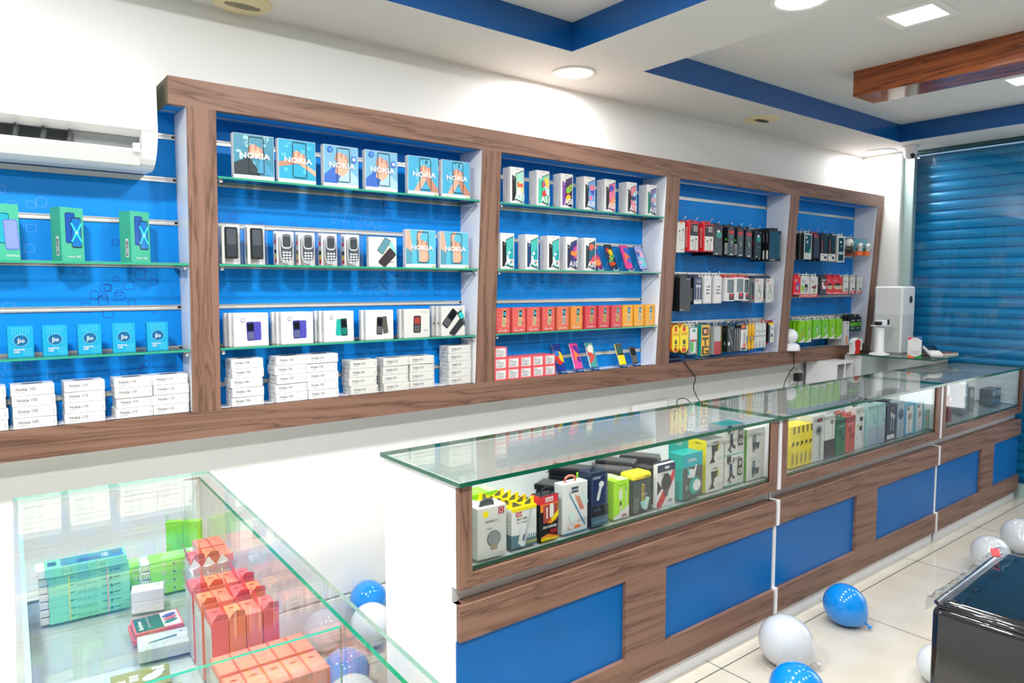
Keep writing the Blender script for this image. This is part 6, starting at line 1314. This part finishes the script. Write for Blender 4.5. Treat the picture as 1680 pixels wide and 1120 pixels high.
b = box0(.12, .07, .16, LG, .0006); t_ = top(b, -.06, -.035, .16); stripes(t_, .01, .005, .11, .065, PW2, 5); put(b, 'lime_carton', (-.345, -1.99, SZ), radians(6), 'lime and white striped carton in the near part of the showcase', 'carton')

# ================================================================= BALLOONS
def balloon(x, y, z, r, col, rz, tilt, label, grp, L=1.28):
    t = empty('balloon', (x, y, z), label, 'balloon', grp)
    R = Matrix.Rotation(rz, 4, 'Z') @ Matrix.Rotation(tilt, 4, 'Y')
    m_ = mat(col, .12, 0, .5, .6) if col != 'w' else BALW
    b = B(); b.T = R; pr_ = []
    for i in range(25):
        a = pi*i/24; zz = cos(a); rr2 = sin(a)
        if zz < 0: zz *= L; rr2 = sin(a)**(1+.45*min(1, -zz)) 
        pr_.append((max(rr2*r, .0005 if i < 24 else .004), zz*r))
    pr_ = pr_[::-1]; b.lathe(pr_, m_, 40); b.obj('skin', t)
    b = B(); b.T = R; zb_ = -L*r; b.lathe([(.012, zb_-.022), (.006, zb_-.012), (.0035, zb_-.006), (.007, zb_-.001), (.004, zb_+.004)], m_, 12); b.obj('knot', t)
BALW, nt_, n_, bs = nodes('white_latex'); bs.inputs['Base Color'].default_value = (.60, .63, .66, 1); bs.inputs['Roughness'].default_value = .14; bs.inputs['Subsurface Weight'].default_value = .0; bs.inputs['Coat Weight'].default_value = .5
BB = '#0a86dc'; gN = 'balloons lying on the floor along the counters'; gM = 'balloons gathered on the floor behind the showcase'
balloon(2.44, -1.43, .098, .094, BB, radians(-75), radians(-55), 'blue balloon with its knot down, on the floor before the middle counter', gN)
balloon(1.888, -1.457, .107, .106, 'w', radians(-60), radians(-60), 'large white balloon on the floor at the counter joint, left of the blue one', gN)
balloon(1.60, -1.675, .1, .097, BB, radians(-60), radians(-60), 'blue balloon cut by the bottom edge of the photo', gN)
balloon(3.70, -1.62, .1, .098, 'w', radians(-150), radians(-80), 'white balloon partly hidden by the black seat, left of two', gN)
balloon(4.15, -1.63, .103, .102, 'w', radians(-150), radians(-80), 'white balloon at the right edge of the photo', gN)
balloon(2.24, -1.915, .08, .078, 'w', radians(0), radians(-60), 'small white balloon peeking out left of the black seat', gN)
balloon(.653, -.102, .15, .085, BB, radians(30), radians(-30), 'blue balloon leaning by the wall behind the showcase', gM)
balloon(.58, -.275, .12, .09, 'w', radians(30), radians(-30), 'white balloon in front of the blue one by the wall', gM)
balloon(.66, -.45, .10, .086, 'w', radians(80), radians(-60), 'white balloon half hidden by the nearest counter end', gM)
balloon(.33, -.55, .11, .09, BB, radians(30), radians(-60), 'blue balloon seen through the showcase glass', gM)
balloon(.262, -.75, .105, .1, 'w', radians(30), radians(-60), 'big white balloon seen through the showcase glass, lowest in the photo', gM)
balloon(.41, -.16, .1, .088, 'w', radians(30), radians(-60), 'white balloon seen through the showcase glass near the wall', gM)

# ================================================================= BLACK WRAPPED SEAT, bottom right
LEA, nt_, n_, bs = nodes('black_leatherette'); bs.inputs['Base Color'].default_value = (.006, .007, .008, 1); bs.inputs['Roughness'].default_value = .09; bs.inputs['Coat Weight'].default_value = 1; bs.inputs['Coat Roughness'].default_value = .03
tn = n_.new('ShaderNodeTexNoise'); tn.inputs['Scale'].default_value = 9; tn.inputs['Detail'].default_value = 3; tcn = n_.new('ShaderNodeTexCoord'); nt_.links.new(tcn.outputs['Object'], tn.inputs[0]); bpn = n_.new('ShaderNodeBump'); bpn.inputs['Strength'].default_value = .1; bpn.inputs['Distance'].default_value = .02; nt_.links.new(tn.outputs['Fac'], bpn.inputs['Height']); nt_.links.new(bpn.outputs[0], bs.inputs['Normal']); nt_.links.new(bpn.outputs[0], bs.inputs['Coat Normal'])
seat = empty('leather_seat', (1.385, -2.195, 0), 'glossy black leatherette seat in clear wrap, cut by the bottom right corner', 'seat', None, radians(2))
def rbox(b, x0, x1, y0, y1, z0, z1, r, m, n=5):
    """box with rounded vertical and top edges"""
    pts = []
    for cx_, cy_, a0 in ((x1-r, y1-r, 0), (x0+r, y1-r, 90), (x0+r, y0+r, 180), (x1-r, y0+r, 270)):
        for i in range(n+1): a = radians(a0+90*i/n); pts.append((cx_, cy_, cos(a), sin(a)))
    rings = [(z0, 1.0)]+[(z1-r+r*sin(radians(90*i/n)), cos(radians(90*i/n))) for i in range(n+1)]
    vs_ = [(p[0]+r*s_*p[2], p[1]+r*s_*p[3], z) for z, s_ in rings for p in pts]; N = len(pts)
    fs = [[j*N+i, j*N+(i+1) % N, (j+1)*N+(i+1) % N, (j+1)*N+i] for j in range(len(rings)-1) for i in range(N)]
    b.add(vs_, fs, m, True); k = (len(rings)-1)*N; b.add(vs_[k:], [list(range(N))], m, True); b.add(vs_[:N], [list(range(N))[::-1]], m)
b = B(); rbox(b, 0, .62, -.62, 0, .06, .675, .028, LEA); b.obj('body', seat)
b = B(); rbox(b, .02, .60, -.60, -.02, .655, .69, .02, LEA); b.obj('cushion', seat)
b = B(); pth = [(.015, -.6, .672), (.012, -.02, .676), (.03, -.006, .676), (.6, -.006, .678)]; b.tube(pth, .007, LEA, 8); b.obj('piping', seat)
PVC = glassmat('clear_wrap', (.93, .94, .94), fac_ior=1.45)
b = B(); n = 26; vs_ = []
for i in range(n+1):
    x = -.002+.62*i/n
    for j, (y, z) in enumerate(((.010, .655), (.014, .680), (.006, .694), (-.03, .697), (-.07, .692))):
        r_ = random.Random(i*7+j); vs_.append((x, y+r_.uniform(-.003, .003), z+r_.uniform(-.002, .005)*(1 if j > 1 else .3)))
b.add(vs_, [[i*5+j, i*5+j+1, (i+1)*5+j+1, (i+1)*5+j] for i in range(n) for j in range(4)], PVC, True); b.obj('clear_wrap', seat)
b = B(); b.T = Matrix.Translation((.50, -.02, .708)) @ Matrix.Rotation(radians(20), 4, 'Z') @ Matrix.Rotation(radians(-12), 4, 'X'); b.box(-.035, .035, -.012, .012, 0, .006, mat('#f0343a', .4), .002); b.obj('red_tag', seat)
for x in (.06, .56):
    for y in (-.06, -.56): b = B(); b.lathe([(.022, 0), (.025, .06)], BLK, 14, (x, y, 0)); b.obj('leg', seat)
